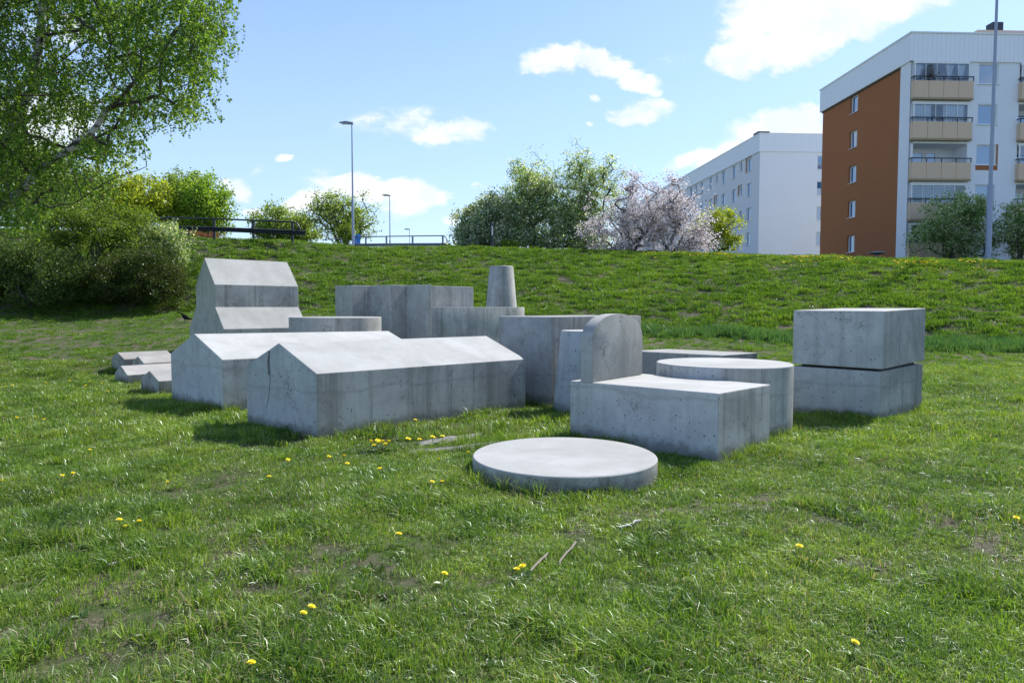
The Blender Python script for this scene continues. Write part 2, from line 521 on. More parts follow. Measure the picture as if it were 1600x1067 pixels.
M['birch_leaf'] = leafy('birch_leaves', [(0.056, 0.127, 0.021), (0.106, 0.224, 0.033), (0.194, 0.336, 0.047), (0.308, 0.433, 0.075)], 0.55)
M['shrub_green'] = leafy('shrub_leaves', [(0.039, 0.085, 0.023), (0.078, 0.156, 0.033), (0.13, 0.221, 0.046), (0.286, 0.338, 0.156)], 0.4)
M['shrub_light'] = leafy('shrub_leaves_light', [(0.067, 0.122, 0.019), (0.121, 0.209, 0.027), (0.203, 0.294, 0.037), (0.297, 0.367, 0.062)], 0.5)
M['shrub_dark'] = leafy('shrub_leaves_dark', [(0.025, 0.046, 0.011), (0.051, 0.083, 0.018), (0.086, 0.123, 0.026), (0.132, 0.14, 0.043)], 0.35)
M['shrub_low'] = leafy('shrub_leaves_low', [(0.04, 0.076, 0.02), (0.08, 0.14, 0.034), (0.133, 0.21, 0.047), (0.2, 0.252, 0.078)], 0.4)
M['white_bloom'] = leafy('bird_cherry_leaves', [(0.079, 0.154, 0.048), (0.171, 0.295, 0.081), (0.342, 0.463, 0.24), (0.9, 0.9, 0.9)], 0.62, pos=(0, .28, .60, .92))
M['white_bloom2'] = leafy('hedge_leaves_with_blossom', [(0.092, 0.15, 0.064), (0.184, 0.273, 0.129), (0.342, 0.423, 0.273), (0.868, 0.9, 0.867)], 0.5, pos=(0, .25, .52, .92))
M['cherry'] = leafy('cherry_blossom', [(0.16, 0.11, 0.058), (0.5, 0.439, 0.408), (0.78, 0.739, 0.738), (0.88, 0.859, 0.853)], 0.45, tint=(1.0, 0.96, 1.0), pos=(.12, .26, .5, .9))
M['maple'] = leafy('maple_spring_leaves', [(0.119, 0.158, 0.017), (0.237, 0.304, 0.029), (0.396, 0.488, 0.057), (0.514, 0.609, 0.081)], 0.6)
M['maple2'] = leafy('maple_leaves_green', [(0.113, 0.2, 0.028), (0.202, 0.339, 0.042), (0.315, 0.477, 0.056), (0.416, 0.57, 0.084)], 0.5)
M['brownleaf'] = leafy('budding_leaves', [(0.12, 0.146, 0.06), (0.204, 0.275, 0.083), (0.3, 0.437, 0.105), (0.396, 0.599, 0.135)], 0.5)
M['redleaf'] = leafy('red_leaves', [(0.132, 0.048, 0.027), (0.21, 0.08, 0.045), (0.27, 0.128, 0.072), (0.3, 0.176, 0.108)], 0.3)
M['white_wall'] = plain('white_render', (0.78, 0.80, 0.84), 0.85, var=0.035, scale=0.35, bump=0.05)
M['white_wall2'] = plain('white_render_far', (0.84, 0.84, 0.85), 0.85, var=0.03, scale=0.3, bump=0.05)
M['white_wall3'] = plain('pale_grey_render', (0.70, 0.71, 0.74), 0.85, var=0.03, scale=0.3, bump=0.05)
M['brown_wall'] = plain('orange_brown_render', (0.35, 0.130, 0.045), 0.9, var=0.08, scale=0.5, bump=0.1)
M['frame'] = plain('window_frame', (0.80, 0.81, 0.80), 0.5, var=0.02)
M['sill'] = plain('window_sill', (0.55, 0.56, 0.58), 0.4, 0.3, var=0.05)
M['beige'] = plain('balcony_panel', (0.66, 0.49, 0.34), 0.7, var=0.06, scale=1.5)
M['beige_dark'] = plain('balcony_panel_joint', (0.36, 0.27, 0.16), 0.7)
M['darkmetal'] = plain('dark_metal', (0.035, 0.04, 0.05), 0.45, 0.3)
M['railmetal'] = plain('dark_rail_metal', (0.028, 0.032, 0.038), 0.5, 0.2, var=0.3)
M['galv'] = plain('galvanised_steel', (0.22, 0.25, 0.30), 0.5, 0.5, var=0.15)
M['polemetal'] = plain('pole_grey', (0.30, 0.34, 0.42), 0.5, 0.3, var=0.1)
M['roofbrown'] = plain('roof_house', (0.45, 0.36, 0.30), 0.8)
M['curtain'] = plain('curtain', (0.72, 0.74, 0.76), 0.9, var=0.08, scale=12)
M['indoor'] = plain('dim_room', (0.16, 0.18, 0.20), 0.9)
M['blue'] = plain('blue_plate', (0.03, 0.22, 0.75), 0.5, var=0.05)
M['black'] = plain('crow_feathers', (0.006, 0.006, 0.008), 0.8, spec=0.15)
M['crowgrey'] = plain('crow_grey_back', (0.13, 0.125, 0.12), 0.8)
M['yellow'] = plain('dandelion_petals', (0.88, 0.72, 0.01), 0.7, var=0.1, scale=80)
M['stem'] = plain('dandelion_stem', (0.16, 0.20, 0.06), 0.7)
M['stick'] = plain('dry_stick', (0.24, 0.205, 0.165), 0.9, var=0.3, scale=30, bump=0.4)
M['palestick'] = plain('bleached_wood', (0.62, 0.58, 0.52), 0.85, var=0.2, scale=30)
M['reflector'] = plain('reflector', (0.75, 0.76, 0.76), 0.3)
M['dish'] = plain('dish_grey', (0.16, 0.15, 0.15), 0.5)
M['blinds'] = plain('blind_slats', (0.70, 0.73, 0.78), 0.6)


def glass_mat(name, tint, opaq, refl=0.04):
    m = bpy.data.materials.new(name)
    m.use_nodes = True
    t = NT(m.node_tree)
    for nd in list(t.n):
        t.n.remove(nd)
    g = t.node('ShaderNodeNewGeometry').outputs['Position']
    n = t.noise(g, 0.8, 3)
    c = t.mix(n, tuple(x * 0.7 for x in tint), tuple(x * 1.25 for x in tint))
    d = t.node('ShaderNodeBsdfDiffuse', {'Color': c})
    tp = t.node('ShaderNodeBsdfTransparent', {'Color': (0.92, 0.95, 0.98)})
    mx = t.node('ShaderNodeMixShader', {0: opaq, 1: tp.outputs[0], 2: d.outputs[0]})
    gl = t.node('ShaderNodeBsdfGlossy', {'Color': (0.85, 0.93, 1.0), 'Roughness': 0.03})
    fr = t.node('ShaderNodeFresnel', {'IOR': 1.45})
    m2 = t.node('ShaderNodeMixShader', {0: t.m('ADD', fr.outputs[0], refl), 1: mx.outputs[0], 2: gl.outputs[0]})
    t.node('ShaderNodeOutputMaterial', {'Surface': m2.outputs[0]})
    return m


M['pane'] = glass_mat('window_glass', (0.05, 0.16, 0.32), 1.0, 0.22)
M['glazing'] = glass_mat('balcony_glass', (0.12, 0.18, 0.28), 0.04, 0.02)

m, t, b = new_mat('birch_bark')
co = t.node('ShaderNodeTexCoord').outputs['Object']
mp = t.node('ShaderNodeMapping', {'Vector': co, 'Scale': (2, 2, 9)}).outputs[0]
c = t.mix(t.sstep(t.noise(mp, 1.6, 6, 0.7), 0.5, 0.58), (0.50, 0.47, 0.45), (0.05, 0.045, 0.04))
t.l.new(c, b.inputs['Base Color'])
b.inputs['Roughness'].default_value = 0.8
M['birchbark'] = m

# parapet cladding: white sheet metal with standing seams (a fine relief)
m, t, b = new_mat('seamed_cladding')
co = t.node('ShaderNodeTexCoord').outputs['Object']
sx = t.node('ShaderNodeSeparateXYZ', {0: co})
su = t.m('ADD', sx.outputs[0], sx.outputs[1])
fr_ = t.m('FRACT', t.m('MULTIPLY', su, 3.1))
seam = t.m('LESS_THAN', fr_, 0.12)
c = t.mix(seam, (0.84, 0.86, 0.88), (0.72, 0.75, 0.79))
c = t.mix(0.25, c, t.mix(t.noise(co, 0.7, 4), (0.45, 0.45, 0.45), (0.6, 0.6, 0.6)), 'OVERLAY')
t.l.new(c, b.inputs['Base Color'])
b.inputs['Roughness'].default_value = 0.55
bn = t.node('ShaderNodeBump', {'Height': seam, 'Strength': 0.5, 'Distance': 0.03})
t.l.new(bn.outputs[0], b.inputs['Normal'])
M['clad'] = m

# ------------------------------------------------------------------ terrain
_T = [  # bearing (as picture column), foot distance, foot height, crest distance, crest height
    (-500, 27, 1.04, 34, 5.9), (-300, 27, 1.04, 35, 5.7), (0, 28, 1.08, 36, 5.62), (280, 30, 1.27, 37, 5.30), (460, 29, 1.30, 39, 5.27), (560, 28, 1.27, 41, 5.10),
    (780, 27, 1.07, 41, 5.02), (1000, 25, 0.70, 39, 4.66), (1240, 23, 0.48, 35, 4.08), (1400, 22, 0.36, 33, 3.82),
    (1600, 21, 0.32, 30, 3.48), (2000, 20, 0.30, 27, 3.1)]
_r = np.array([(a[0] - 800) / FPX for a in _T])
_yb, _zb, _yc, _zc = [np.array([a[i] for a in _T], float) for i in (1, 2, 3, 4)]


def vnoise(x, y, s, seed=0):
    """cheap smooth value noise, numpy"""
    x = np.asarray(x, float) * s + 137.1 * (seed + 1)
    y = np.asarray(y, float) * s + 71.7 * (seed + 1)
    xi, yi = np.floor(x), np.floor(y)
    fx, fy = x - xi, y - yi
    fx, fy = fx * fx * (3 - 2 * fx), fy * fy * (3 - 2 * fy)

    def h(a, b):
        v = np.sin(a * 127.1 + b * 311.7 + seed * 17.3) * 43758.5453
        return v - np.floor(v)
    return (h(xi, yi) * (1 - fx) + h(xi + 1, yi) * fx) * (1 - fy) + (h(xi, yi + 1) * (1 - fx) + h(xi + 1, yi + 1) * fx) * fy


def terrain(x, y):
    x = np.asarray(x, float)
    y = np.asarray(y, float)
    r = np.clip(x / np.maximum(y, 3.0), _r[0], _r[-1])
    yb, zb, yc, zc = [np.interp(r, _r, a) for a in (_yb, _zb, _yc, _zc)]
    t1 = np.clip((y - 14.0) / (yb - 14.0), 0, 1)
    z = zb * t1 ** 1.25
    t2 = np.clip((y - yb) / (yc - yb), 0, 1)
    e = 0.10
    t2s = np.where(t2 < e, t2 * t2 / (2 * e), np.where(t2 > 1 - e, 1 - e - (1 - t2) ** 2 / (2 * e), t2 - e / 2)) / (1 - e)
    z = z + (zc - zb) * t2s
    slope = (zc - EYE) / yc
    z = z + np.clip(y - yc, 0, 10) * slope * 0.80
    near = np.clip((14 - y) / 6, 0, 1)
    z = z - 0.13 * np.exp(-(((x - 0.45) / 0.45) ** 2 + ((y - 10.95) / 0.35) ** 2))
    z = z + (vnoise(x, y, 1.1, 1) - 0.5) * (0.035 + 0.06 * (1 - near)) + (vnoise(x, y, 4.0, 2) - 0.5) * 0.02
    z = z + (vnoise(x, y, 0.35, 3) - 0.5) * 0.16 * (1 - near) * np.clip((60 - y) / 30, 0, 1)
    return z


def tz(x, y):
    return float(terrain(x, y))


def spaced(stops):
    out_ = []
    for (a, b, st) in stops:
        out_ += list(np.arange(a, b, st))
    return np.array(out_ + [stops[-1][1]])


gx = spaced([(-600, -100, 50), (-100, -40, 4), (-40, -14, 0.8), (-14, 14, 0.22), (14, 40, 0.8), (40, 100, 4), (100, 600, 50)])
gy = spaced([(-60, -6, 6), (-6, 2, 0.8), (2, 14, 0.2), (14, 48, 0.5), (48, 120, 4), (120, 1500, 60)])
XX, YY = np.meshgrid(gx, gy)
ZZ = terrain(XX, YY)
nx, ny = len(gx), len(gy)
vt = np.stack([XX, YY, ZZ], -1).reshape(-1, 3)
ii = (np.arange(ny - 1)[:, None] * nx + np.arange(nx - 1)[None, :]).reshape(-1)
quads = np.stack([ii, ii + 1, ii + nx + 1, ii + nx], -1)


def np_mesh(name, verts, polys, attrs=None, smooth=False):
    """verts (N,3); polys (M,k) all the same k"""
    me = bpy.data.meshes.new(name)
    verts = np.ascontiguousarray(verts, dtype=np.float32)
    polys = np.ascontiguousarray(polys, dtype=np.int32)
    me.vertices.add(len(verts))
    me.vertices.foreach_set('co', verts.ravel())
    k = polys.shape[1]
    me.loops.add(polys.size)
    me.loops.foreach_set('vertex_index', polys.ravel())
    me.polygons.add(len(polys))
    me.polygons.foreach_set('loop_start', np.arange(0, polys.size, k, dtype=np.int32))
    me.polygons.foreach_set('loop_total', np.full(len(polys), k, dtype=np.int32))
    if smooth:
        me.polygons.foreach_set('use_smooth', np.ones(len(polys), dtype=bool))
    me.update(calc_edges=True)
    for nm, arr in (attrs or {}).items():
        at = me.attributes.new(nm, 'FLOAT', 'FACE')
        at.data.foreach_set('value', np.ascontiguousarray(arr, dtype=np.float32))
    return me


me = np_mesh('ground', vt, quads, smooth=True)
me.materials.append(M['ground'])
link_mesh('ground', me, kind='structure')


# ------------------------------------------------------------------ picture bearing helpers (used once to lay things out at real distances)
def W(px, py, depth):
    V = (533.5 - py) / FPX
    yy = math.cos(PITCH) + V * math.sin(PITCH)
    zz = -math.sin(PITCH) + V * math.cos(PITCH)
    k = depth / yy
    return Vector(((px - 800) / FPX * k, depth, EYE + zz * k))


# ------------------------------------------------------------------ road beyond the crest
def strip(name, pts, width, mat, lift, **kw):
    mb = MB()
    P = [Vector((p[0], p[1], 0)) for p in pts]
    vs = []
    for i, p in enumerate(P):
        d = (P[min(i + 1, len(P) - 1)] - P[max(i - 1, 0)]).normalized()
        n = Vector((-d.y, d.x, 0))
        for k in (-1, -0.3, 0.3, 1):
            q = p + n * k * width / 2
            vs.append((q.x, q.y, tz(q.x, q.y) + lift))
    fs = []
    for i in range(len(P) - 1):
        for k in range(3):
            fs.append((i * 4 + k, i * 4 + k + 1, (i + 1) * 4 + k + 1, (i + 1) * 4 + k))
    return mb.add(vs, fs).build(name, mat, smooth=True, **kw)


def dense(pts, st=1.0):
    o = []
    for a, b2 in zip(pts, pts[1:]):
        a, b2 = Vector(a), Vector(b2)
        n = max(1, int((b2 - a).length / st))
        o += [a.lerp(b2, i / n) for i in range(n)]
    return o + [Vector(pts[-1])]


rd = [W(px, 380, d).xy for px, d in ((-300, 38.5), (0, 39.5), (280, 41), (440, 43), (560, 46), (700, 50), (850, 56), (1000, 60))]
strip('road', dense(rd), 6.0, M['asphalt'], 0.10, kind='structure')
rp = [W(px, 400, d).xy for px, d in ((1050, 42.5), (1180, 40.5), (1280, 38.6), (1400, 37), (1600, 34.5), (1900, 31.5), (2200, 29))]
strip('path', dense(rp), 2.2, M['asphalt'], 0.16, kind='structure')

# ------------------------------------------------------------------ the concrete sculpture, block by block
U = Vector((0.7, 0.714, 0)).normalized()
V_ = Vector((-0.714, 0.7, 0)).normalized()


def uvp(u, v):
    return (0.7 * u - 0.714 * v, 0.714 * u + 0.7 * v)


FOOT = []   # footprints, so that no grass grows inside the blocks


def block_root(name, base_xy, label, cat='concrete block', grp='concrete sculpture blocks'):
    return Vector((base_xy[0], base_xy[1], 0))


def rel(poly, o):
    return [(p[0] - o[0], p[1] - o[1]) for p in poly]


GRP = 'blocks of the concrete sculpture'


def gable_house(name, n, l, vec, zn, zl, zfn, zfl, za, zfa, mat, label, below=0.25, crack=False, cat='concrete block'):
    """n near base corner, l left base corner, vec length vector, eave and ridge heights at both ends"""
    n, l, vec = Vector(n), Vector(l), Vector(vec)
    o = (n + l) / 2
    mid = (n + l) / 2
    pr = [(n, -below), (n, zn), (mid, za), (l, zl), (l, -below)]
    pf = [(n, -below), (n, zfn), (mid, zfa), (l, zfl), (l, -below)]
    vs = [(*(p - o), z) for p, z in pr] + [(*(p + vec - o), z) for p, z in pf]
    fs = [(0, 1, 2, 3, 4), (9, 8, 7, 6, 5)] + [(i, i + 5, (i + 1) % 5 + 5, (i + 1) % 5) for i in range(5)]
    mb = MB().add(vs, fs)
    FOOT.append([tuple(n), tuple(n + vec), tuple(l + vec), tuple(l)])
    ob = mb.build(name, mat, loc=(o.x, o.y, 0), bevel=0.012 if not crack else 0.007, label=label, cat=cat, group=GRP)
    if crack:
        a = (l - n).normalized()      # along the gable
        nn = Vector((-vec.x, -vec.y)).normalized()
        wl = (l - n).length

        def gp(px, py):   # point on the gable in (along, up), measured on the photograph's gable
            return px * wl, py
        lft = [(0.640, 1.045), (0.648, 0.97), (0.655, 0.88), (0.650, 0.78), (0.642, 0.72), (0.634, 0.69), (0.637, 0.62), (0.648, 0.52), (0.662, 0.42), (0.686, 0.32), (0.706, 0.25)]
        wid = [0.034, 0.030, 0.036, 0.040, 0.034, 0.012, 0.010, 0.010, 0.009, 0.009, 0.005]
        poly = [(x * wl - ww * 0.5 * wl, z) for (x, z), ww in zip(lft, wid)] + [(x * wl + ww * 0.5 * wl, z) for (x, z), ww in reversed(list(zip(lft, wid)))]
        cvs = []
        for d in (0.05, -0.035):
            for (s_, z) in poly:
                q = n + a * s_ + nn * d - o
                cvs.append((q.x, q.y, z))
        k = len(poly)
        cf = [tuple(range(k)), tuple(range(2 * k - 1, k - 1, -1))] + [(i, k + i, k + (i + 1) % k, (i + 1) % k) for i in range(k)]
        cme = bpy.data.meshes.new('cutter')
        cme.from_pydata(cvs, [], cf)
        bm = bmesh.new()
        bm.from_mesh(cme)
        bmesh.ops.recalc_face_normals(bm, faces=bm.faces)
        bm.to_mesh(cme)
        bm.free()
        cme.materials.append(M['crack'])
        cut = bpy.data.objects.new('cutter', cme)
        cut.location = ob.location
        COL.objects.link(cut)
        md = ob.modifiers.new('b', 'BOOLEAN')
        md.object = cut
        md.operation = 'DIFFERENCE'
        md.solver = 'EXACT'
        bpy.context.view_layer.update()
        dg = bpy.context.evaluated_depsgraph_get()
        nm = bpy.data.meshes.new_from_object(ob.evaluated_get(dg))
        ob.modifiers.clear()
        ob.data = nm
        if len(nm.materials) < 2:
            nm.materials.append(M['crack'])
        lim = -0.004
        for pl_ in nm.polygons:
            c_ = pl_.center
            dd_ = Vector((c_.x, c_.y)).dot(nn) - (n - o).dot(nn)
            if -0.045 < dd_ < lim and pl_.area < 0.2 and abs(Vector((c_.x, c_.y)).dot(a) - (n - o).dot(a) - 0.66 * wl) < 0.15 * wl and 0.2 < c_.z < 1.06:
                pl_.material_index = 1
        bpy.data.objects.remove(cut)
    return ob


# long gabled house in front
An, Al = Vector((-2.341, 8.146)), Vector((-3.62, 9.275))
Av = Vector((0.213, 10.749)) - An
gable_house('gabled_block', An, Al, Av, 0.804, 0.811, 0.783, 0.79, 1.142, 1.125, M['concrete'],
            'long low gabled concrete block in front, with a dark crack down its end wall', crack=True)
# long gabled house behind it
Bn, Bl = Vector((-4.369, 10.258)), Vector((-5.893, 11.76))
gable_house('gabled_block', Bn, Bl, Vector((0.70, 0.714)) * 3.78, 0.812, 0.808, 0.77, 0.77, 1.17, 1.125, M['concrete'],
            'long gabled concrete block second from the front, behind the cracked one')


def dhouse(u0, v0, wdt, ln, ze, za, label):
    n_, l_ = uvp(u0, v0), uvp(u0, v0 + wdt)
    fv = Vector(uvp(u0 + ln, v0)) - Vector(n_)
    gable_house('small_gabled_block', n_, l_, fv, ze, ze, ze, ze, za, za, M['concrete_low'], label)


dhouse(4.27, 13.07, 0.95, 1.75, 0.275, 0.43, 'small gabled concrete block nearest in the cluster left of the long houses, red-brown stains')
dhouse(4.50, 15.62, 0.85, 1.9, 0.19, 0.36, 'lowest small gabled concrete block, second from the front of the left cluster')
dhouse(5.10, 16.52, 0.8, 1.8, 0.35, 0.485, 'small gabled concrete block between the lowest one and the rearmost of the left cluster')
dhouse(4.96, 17.42, 0.95, 1.1, 0.40, 0.535, 'small gabled concrete block rearmost and leftmost of the left cluster')

# the church-like block
k = 1.40
cu, cv = 5.43 * k, 13.0 * k
wd = 1.70 * k
prof = [(0, -0.2), (0, 1.015), (0.38 * k, 1.60), (0.38 * k, 2.215), (0.85 * k, 2.965), (1.32 * k, 2.215), (1.32 * k, 1.60), (1.70 * k, 1.015), (1.70 * k, -0.2)]
o = Vector(uvp(cu, cv + wd / 2))
pts0 = [Vector(uvp(cu, cv + a)) - o for a, z in prof]
pts1 = [Vector(uvp(cu + 1.75 * k, cv + a)) - o for a, z in prof]
vs = [(p.x, p.y, z[1]) for p, z in zip(pts0, prof)] + [(p.x, p.y, z[1]) for p, z in zip(pts1, prof)]
n9 = len(prof)
MB().add(vs, [tuple(range(n9)), tuple(range(2 * n9 - 1, n9 - 1, -1))] + [(i, i + n9, (i + 1) % n9 + n9, (i + 1) % n9) for i in range(n9)]).build(
    'church_shaped_block', M['concrete'], loc=(o.x, o.y, 0), bevel=0.012, label='tall church-shaped concrete block with steep upper roof and sloping lower roofs', cat='concrete block', group=GRP)
FOOT.append([uvp(cu, cv), uvp(cu + 1.75 * k, cv), uvp(cu + 1.75 * k, cv + wd), uvp(cu, cv + wd)])


def drum(name, c, r, z0, z1, label, r2=None, n=96, mat='concrete', edge=0.012, cat='concrete block'):
    r2 = r2 or r
    mb = MB().lathe([(r, z0), (r2 + 0.0001, z1 - edge), (r2 - edge * 0.4, z1 - edge * 0.35), (r2 - edge, z1)], n)
    FOOT.append([(c[0] + r * math.cos(a), c[1] + r * math.sin(a)) for a in np.linspace(0, 2 * math.pi, 20)[:-1]])
    return mb.build(name, M[mat], loc=(c[0], c[1], 0), smooth=True, label=label, cat=cat, group=GRP)


drum('round_slab', (0.505, 6.54), 0.885, -0.12, 0.180, 'low flat round concrete slab nearest the camera')
drum('round_drum', (2.83, 9.12), 0.875, -0.2, 0.862, 'waist-high round concrete drum between the arched stone and the two stacked blocks')
drum('round_drum', (-3.87, 15.0), 0.985, -0.1, 1.385, 'round concrete drum seen over the roof beside the church-shaped block')
drum('tapered_tower', (-0.319, 20.6), 0.61, 0.0, 2.83, 'tall tapered round concrete tower rising behind the low rounded wall', r2=0.357, edge=0.03)
drum('tapered_tower', (1.18, 10.5), 0.56, -0.1, 1.243, 'tapered concrete block half hidden behind the arched stone', r2=0.425, n=64)


def prism_block(name, poly, z0, z1, label, mat='concrete', bevel=0.012, cat='concrete block', foot=True, smooth=False):
    cx = sum(p[0] for p in poly) / len(poly)
    cy = sum(p[1] for p in poly) / len(poly)
    if foot:
        FOOT.append(list(poly))
    return MB().prism(rel(poly, (cx, cy)), z0, z1).build(name, M[mat], loc=(cx, cy, 0), bevel=bevel, smooth=smooth, label=label, cat=cat, group=GRP)


# zigzag wall
zz_ = [(12.12, 13.30), (10.13, 13.30), (10.13, 12.58), (10.08, 12.58), (10.08, 13.44), (9.61, 13.44), (9.61, 14.29), (9.08, 14.29), (9.08, 15.07), (12.12, 15.07)]
prism_block('stepped_wall', [uvp(*p) for p in zz_][::-1], 0.0, 2.13, 'tall concrete wall block folded in a zigzag of steps, behind the rooftops')

# low wall with a rounded end, cast in two lifts with a dark joint
gp_ = [(10.14, 12.6), (12.9, 12.6)] + [(12.93 + 1.0 * math.sin(a), 13.6 - 1.0 * math.cos(a)) for a in np.linspace(0.05, math.pi / 2, 28)] + [(12.22, 13.6), (12.22, 13.26), (10.14, 13.26)]
prism_block('rounded_wall', [uvp(*p) for p in gp_], 0.645, 1.603, 'low concrete wall block with a rounded right end, in front of the tapered tower', smooth=True)
gq = [(10.2, 12.45), (12.9, 12.45), (13.1, 12.9), (12.9, 13.2), (10.2, 13.2)]
prism_block('base_block', [uvp(*p) for p in gq], -0.1, 0.595, 'low concrete base block under the rounded wall, a dark joint above it')
MB().prism(rel([uvp(10.5, 12.75), uvp(12.7, 12.75), uvp(12.7, 13.1), uvp(10.5, 13.1)], uvp(11.6, 12.9)), 0.59, 0.65).build('spacer_slab', M['concrete_low'], loc=(*uvp(11.6, 12.9), 0),
    label='thin slab in the dark joint between the low rounded wall and its base', cat='concrete block', group=GRP)

# big block with rounded corner
iv = 8.78
rc = 0.36
gi = [(8.40, 7.33), (10.98, 7.33), (10.98, iv)] + [(8.40 + rc - rc * math.sin(a), iv - rc + rc * math.cos(a)) for a in np.linspace(0.0, math.pi / 2, 12)]
prism_block('rounded_corner_block', [uvp(*p) for p in gi], -0.35, 1.440, 'tall dark-stained concrete block with a rounded corner, behind the arched stone', mat='concrete_dark', smooth=True)

# flat slab block on the right, behind the drum
sl = [(3.5, 11.35), (4.32, 11.98), (2.98, 13.1), (2.17, 12.50)]
prism_block('flat_block', sl, -0.2, [0.80, 0.80, 0.80, 0.80], 'flat-topped low concrete block behind the round drum')

# box that carries the arched stone
Ln, Ll, Lr = Vector((2.09, 6.875)), Vector((0.719, 8.39)), Vector((2.968, 7.804))
Lb = Ll + Lr - Ln
prism_block('low_box_block', [tuple(Ln), tuple(Lr), tuple(Lb), tuple(Ll)], -0.2, [0.729, 0.715, 0.708, 0.695], 'low square concrete box that carries the arched stone')
# arched stone standing on it
K0, K1 = Vector((0.953, 8.113)), Vector((1.716, 8.965))
kd = (K1 - K0).normalized()
kn = Vector((-kd.y, kd.x))
kw_ = (K1 - K0).length
arch = [(0, 0.702), (kw_, 0.716)] + [(kw_ / 2 + kw_ / 2 * math.copysign(abs(math.cos(a)) ** 0.95, math.cos(a)), 1.20 + 0.318 * abs(math.sin(a)) ** 0.95) for a in np.linspace(0, math.pi, 40)]
ko = (K0 + K1) / 2
av = []
for d in (0.0, 0.165):
    for s_, z in arch:
        q = K0 + kd * s_ + kn * d - ko
        av.append((q.x, q.y, z))
na = len(arch)
MB().add(av, [tuple(range(na - 1, -1, -1)), tuple(range(na, 2 * na))] + [(i, (i + 1) % na, na + (i + 1) % na, na + i) for i in range(na)]).build(
    'arched_stone', M['concrete_arch'], loc=(ko.x, ko.y, 0), bevel=0.008, smooth=True, label='upright concrete slab with a rounded arched top standing on the low box', cat='concrete block', group=GRP)

# two stacked boxes on the right
Pn, Pl, Pr = Vector((5.109, 9.425)), Vector((4.213, 10.227)), Vector((6.408, 10.613))
Pb = Pl + Pr - Pn
lo = [tuple(Pn), tuple(Pr), tuple(Pb), tuple(Pl)]
prism_block('lower_stacked_block', lo, -0.2, [0.705, 0.722, 0.735, 0.716], 'lower of the two stacked square concrete blocks on the right')
cc = (Pn + Pb) / 2
ins = [tuple(Vector(p).lerp(cc, 0.14)) for p in lo]
MB().prism(rel(ins, cc), 0.70, [0.755, 0.787, 0.79, 0.77]).build('spacer_slab', M['crack'], loc=(cc.x, cc.y, 0), label='recessed dark joint slab between the two stacked square blocks', cat='concrete block', group=GRP)
up = [Pn + Vector((0.012, -0.012)), Pr + Vector((0.02, 0)), Pb, Pl]
poly = rel([tuple(p) for p in up], cc)
n4 = 4
zb_, zt_ = [0.741, 0.773, 0.775, 0.755], [1.547, 1.585, 1.585, 1.552]
MB().add([(x, y, z) for (x, y), z in zip(poly, zb_)] + [(x, y, z) for (x, y), z in zip(poly, zt_)],
         [(3, 2, 1, 0), (4, 5, 6, 7)] + [(i, (i + 1) % 4, 4 + (i + 1) % 4, 4 + i) for i in range(4)]).build(
    'upper_stacked_block', M['concrete'], loc=(cc.x, cc.y, 0), bevel=0.012, label='upper of the two stacked square concrete blocks on the right', cat='concrete block', group=GRP)


# ------------------------------------------------------------------ old slabs sunk in the turf
def rough_slab(corners, h, label):
    c = sum((Vector(p) for p in corners), Vector((0, 0))) / len(corners)
    ring = []
    for a, b2 in zip(corners, corners[1:] + corners[:1]):
        a, b2 = Vector(a), Vector(b2)
        for i in range(7):
            p = a.lerp(b2, i / 7)
            ring.append(p + Vector((random.uniform(-1, 1), random.uniform(-1, 1))) * 0.022)
    FOOT.append([tuple(p) for p in ring])
    zc_ = tz(c.x, c.y)
    n = len(ring)
    vs = [(p.x - c.x, p.y - c.y, -0.08) for p in ring]
    vs += [(p.x - c.x, p.y - c.y, h + random.uniform(-0.012, 0.008)) for p in ring]
    vs += [((p.x - c.x) * 0.8, (p.y - c.y) * 0.8, h + 0.012 + random.uniform(-0.008, 0.008)) for p in ring] + [(0, 0, h + 0.015)]
    fs = [(i, (i + 1) % n, n + (i + 1) % n, n + i) for i in range(n)] + [(n + i, n + (i + 1) % n, 2 * n + (i + 1) % n, 2 * n + i) for i in range(n)] + [(2 * n + i, 2 * n + (i + 1) % n, 3 * n) for i in range(n)]
    MB().add(vs, fs).build('sunken_slab', M['slab'], loc=(c.x, c.y, zc_ + 0.01), label=label, cat='stone slab')


rough_slab([(-1.02, 7.74), (-0.72, 7.96), (-0.26, 8.42), (-0.32, 8.60), (-0.84, 8.22), (-1.10, 7.90)], 0.014, 'grey weathered slab strip sunk in the grass, farther of the two')
rough_slab([(-1.10, 7.32), (-0.56, 7.54), (-0.04, 7.92), (-0.06, 8.08), (-0.66, 7.70), (-1.14, 7.46)], 0.012, 'grey weathered slab strip sunk in the grass, nearer of the two')


# ------------------------------------------------------------------ foliage machinery
def edges_mesh(P0, P1, R0, R1, n=5):
    P0, P1 = np.asarray(P0, float), np.asarray(P1, float)
    d = P1 - P0
    d /= np.linalg.norm(d, axis=1, keepdims=True) + 1e-9
    up = np.where(np.abs(d[:, 2:3]) < 0.9, np.array([[0, 0, 1.0]]), np.array([[1.0, 0, 0]]))
    b = np.cross(d, up)
    b /= np.linalg.norm(b, axis=1, keepdims=True)
    c = np.cross(b, d)
    t = np.arange(n) * 2 * math.pi / n
    ring = b[:, None, :] * np.cos(t)[None, :, None] + c[:, None, :] * np.sin(t)[None, :, None]
    A = P0[:, None, :] + ring * np.asarray(R0)[:, None, None]
    B = P1[:, None, :] + ring * np.asarray(R1)[:, None, None]
    verts = np.concatenate([A, B], 1).reshape(-1, 3)
    base = (np.arange(len(P0)) * 2 * n)[:, None]
    k = np.arange(n)[None, :]
    q = np.stack([base + k, base + (k + 1) % n, base + n + (k + 1) % n, base + n + k], -1).reshape(-1, 4)
    return verts, q


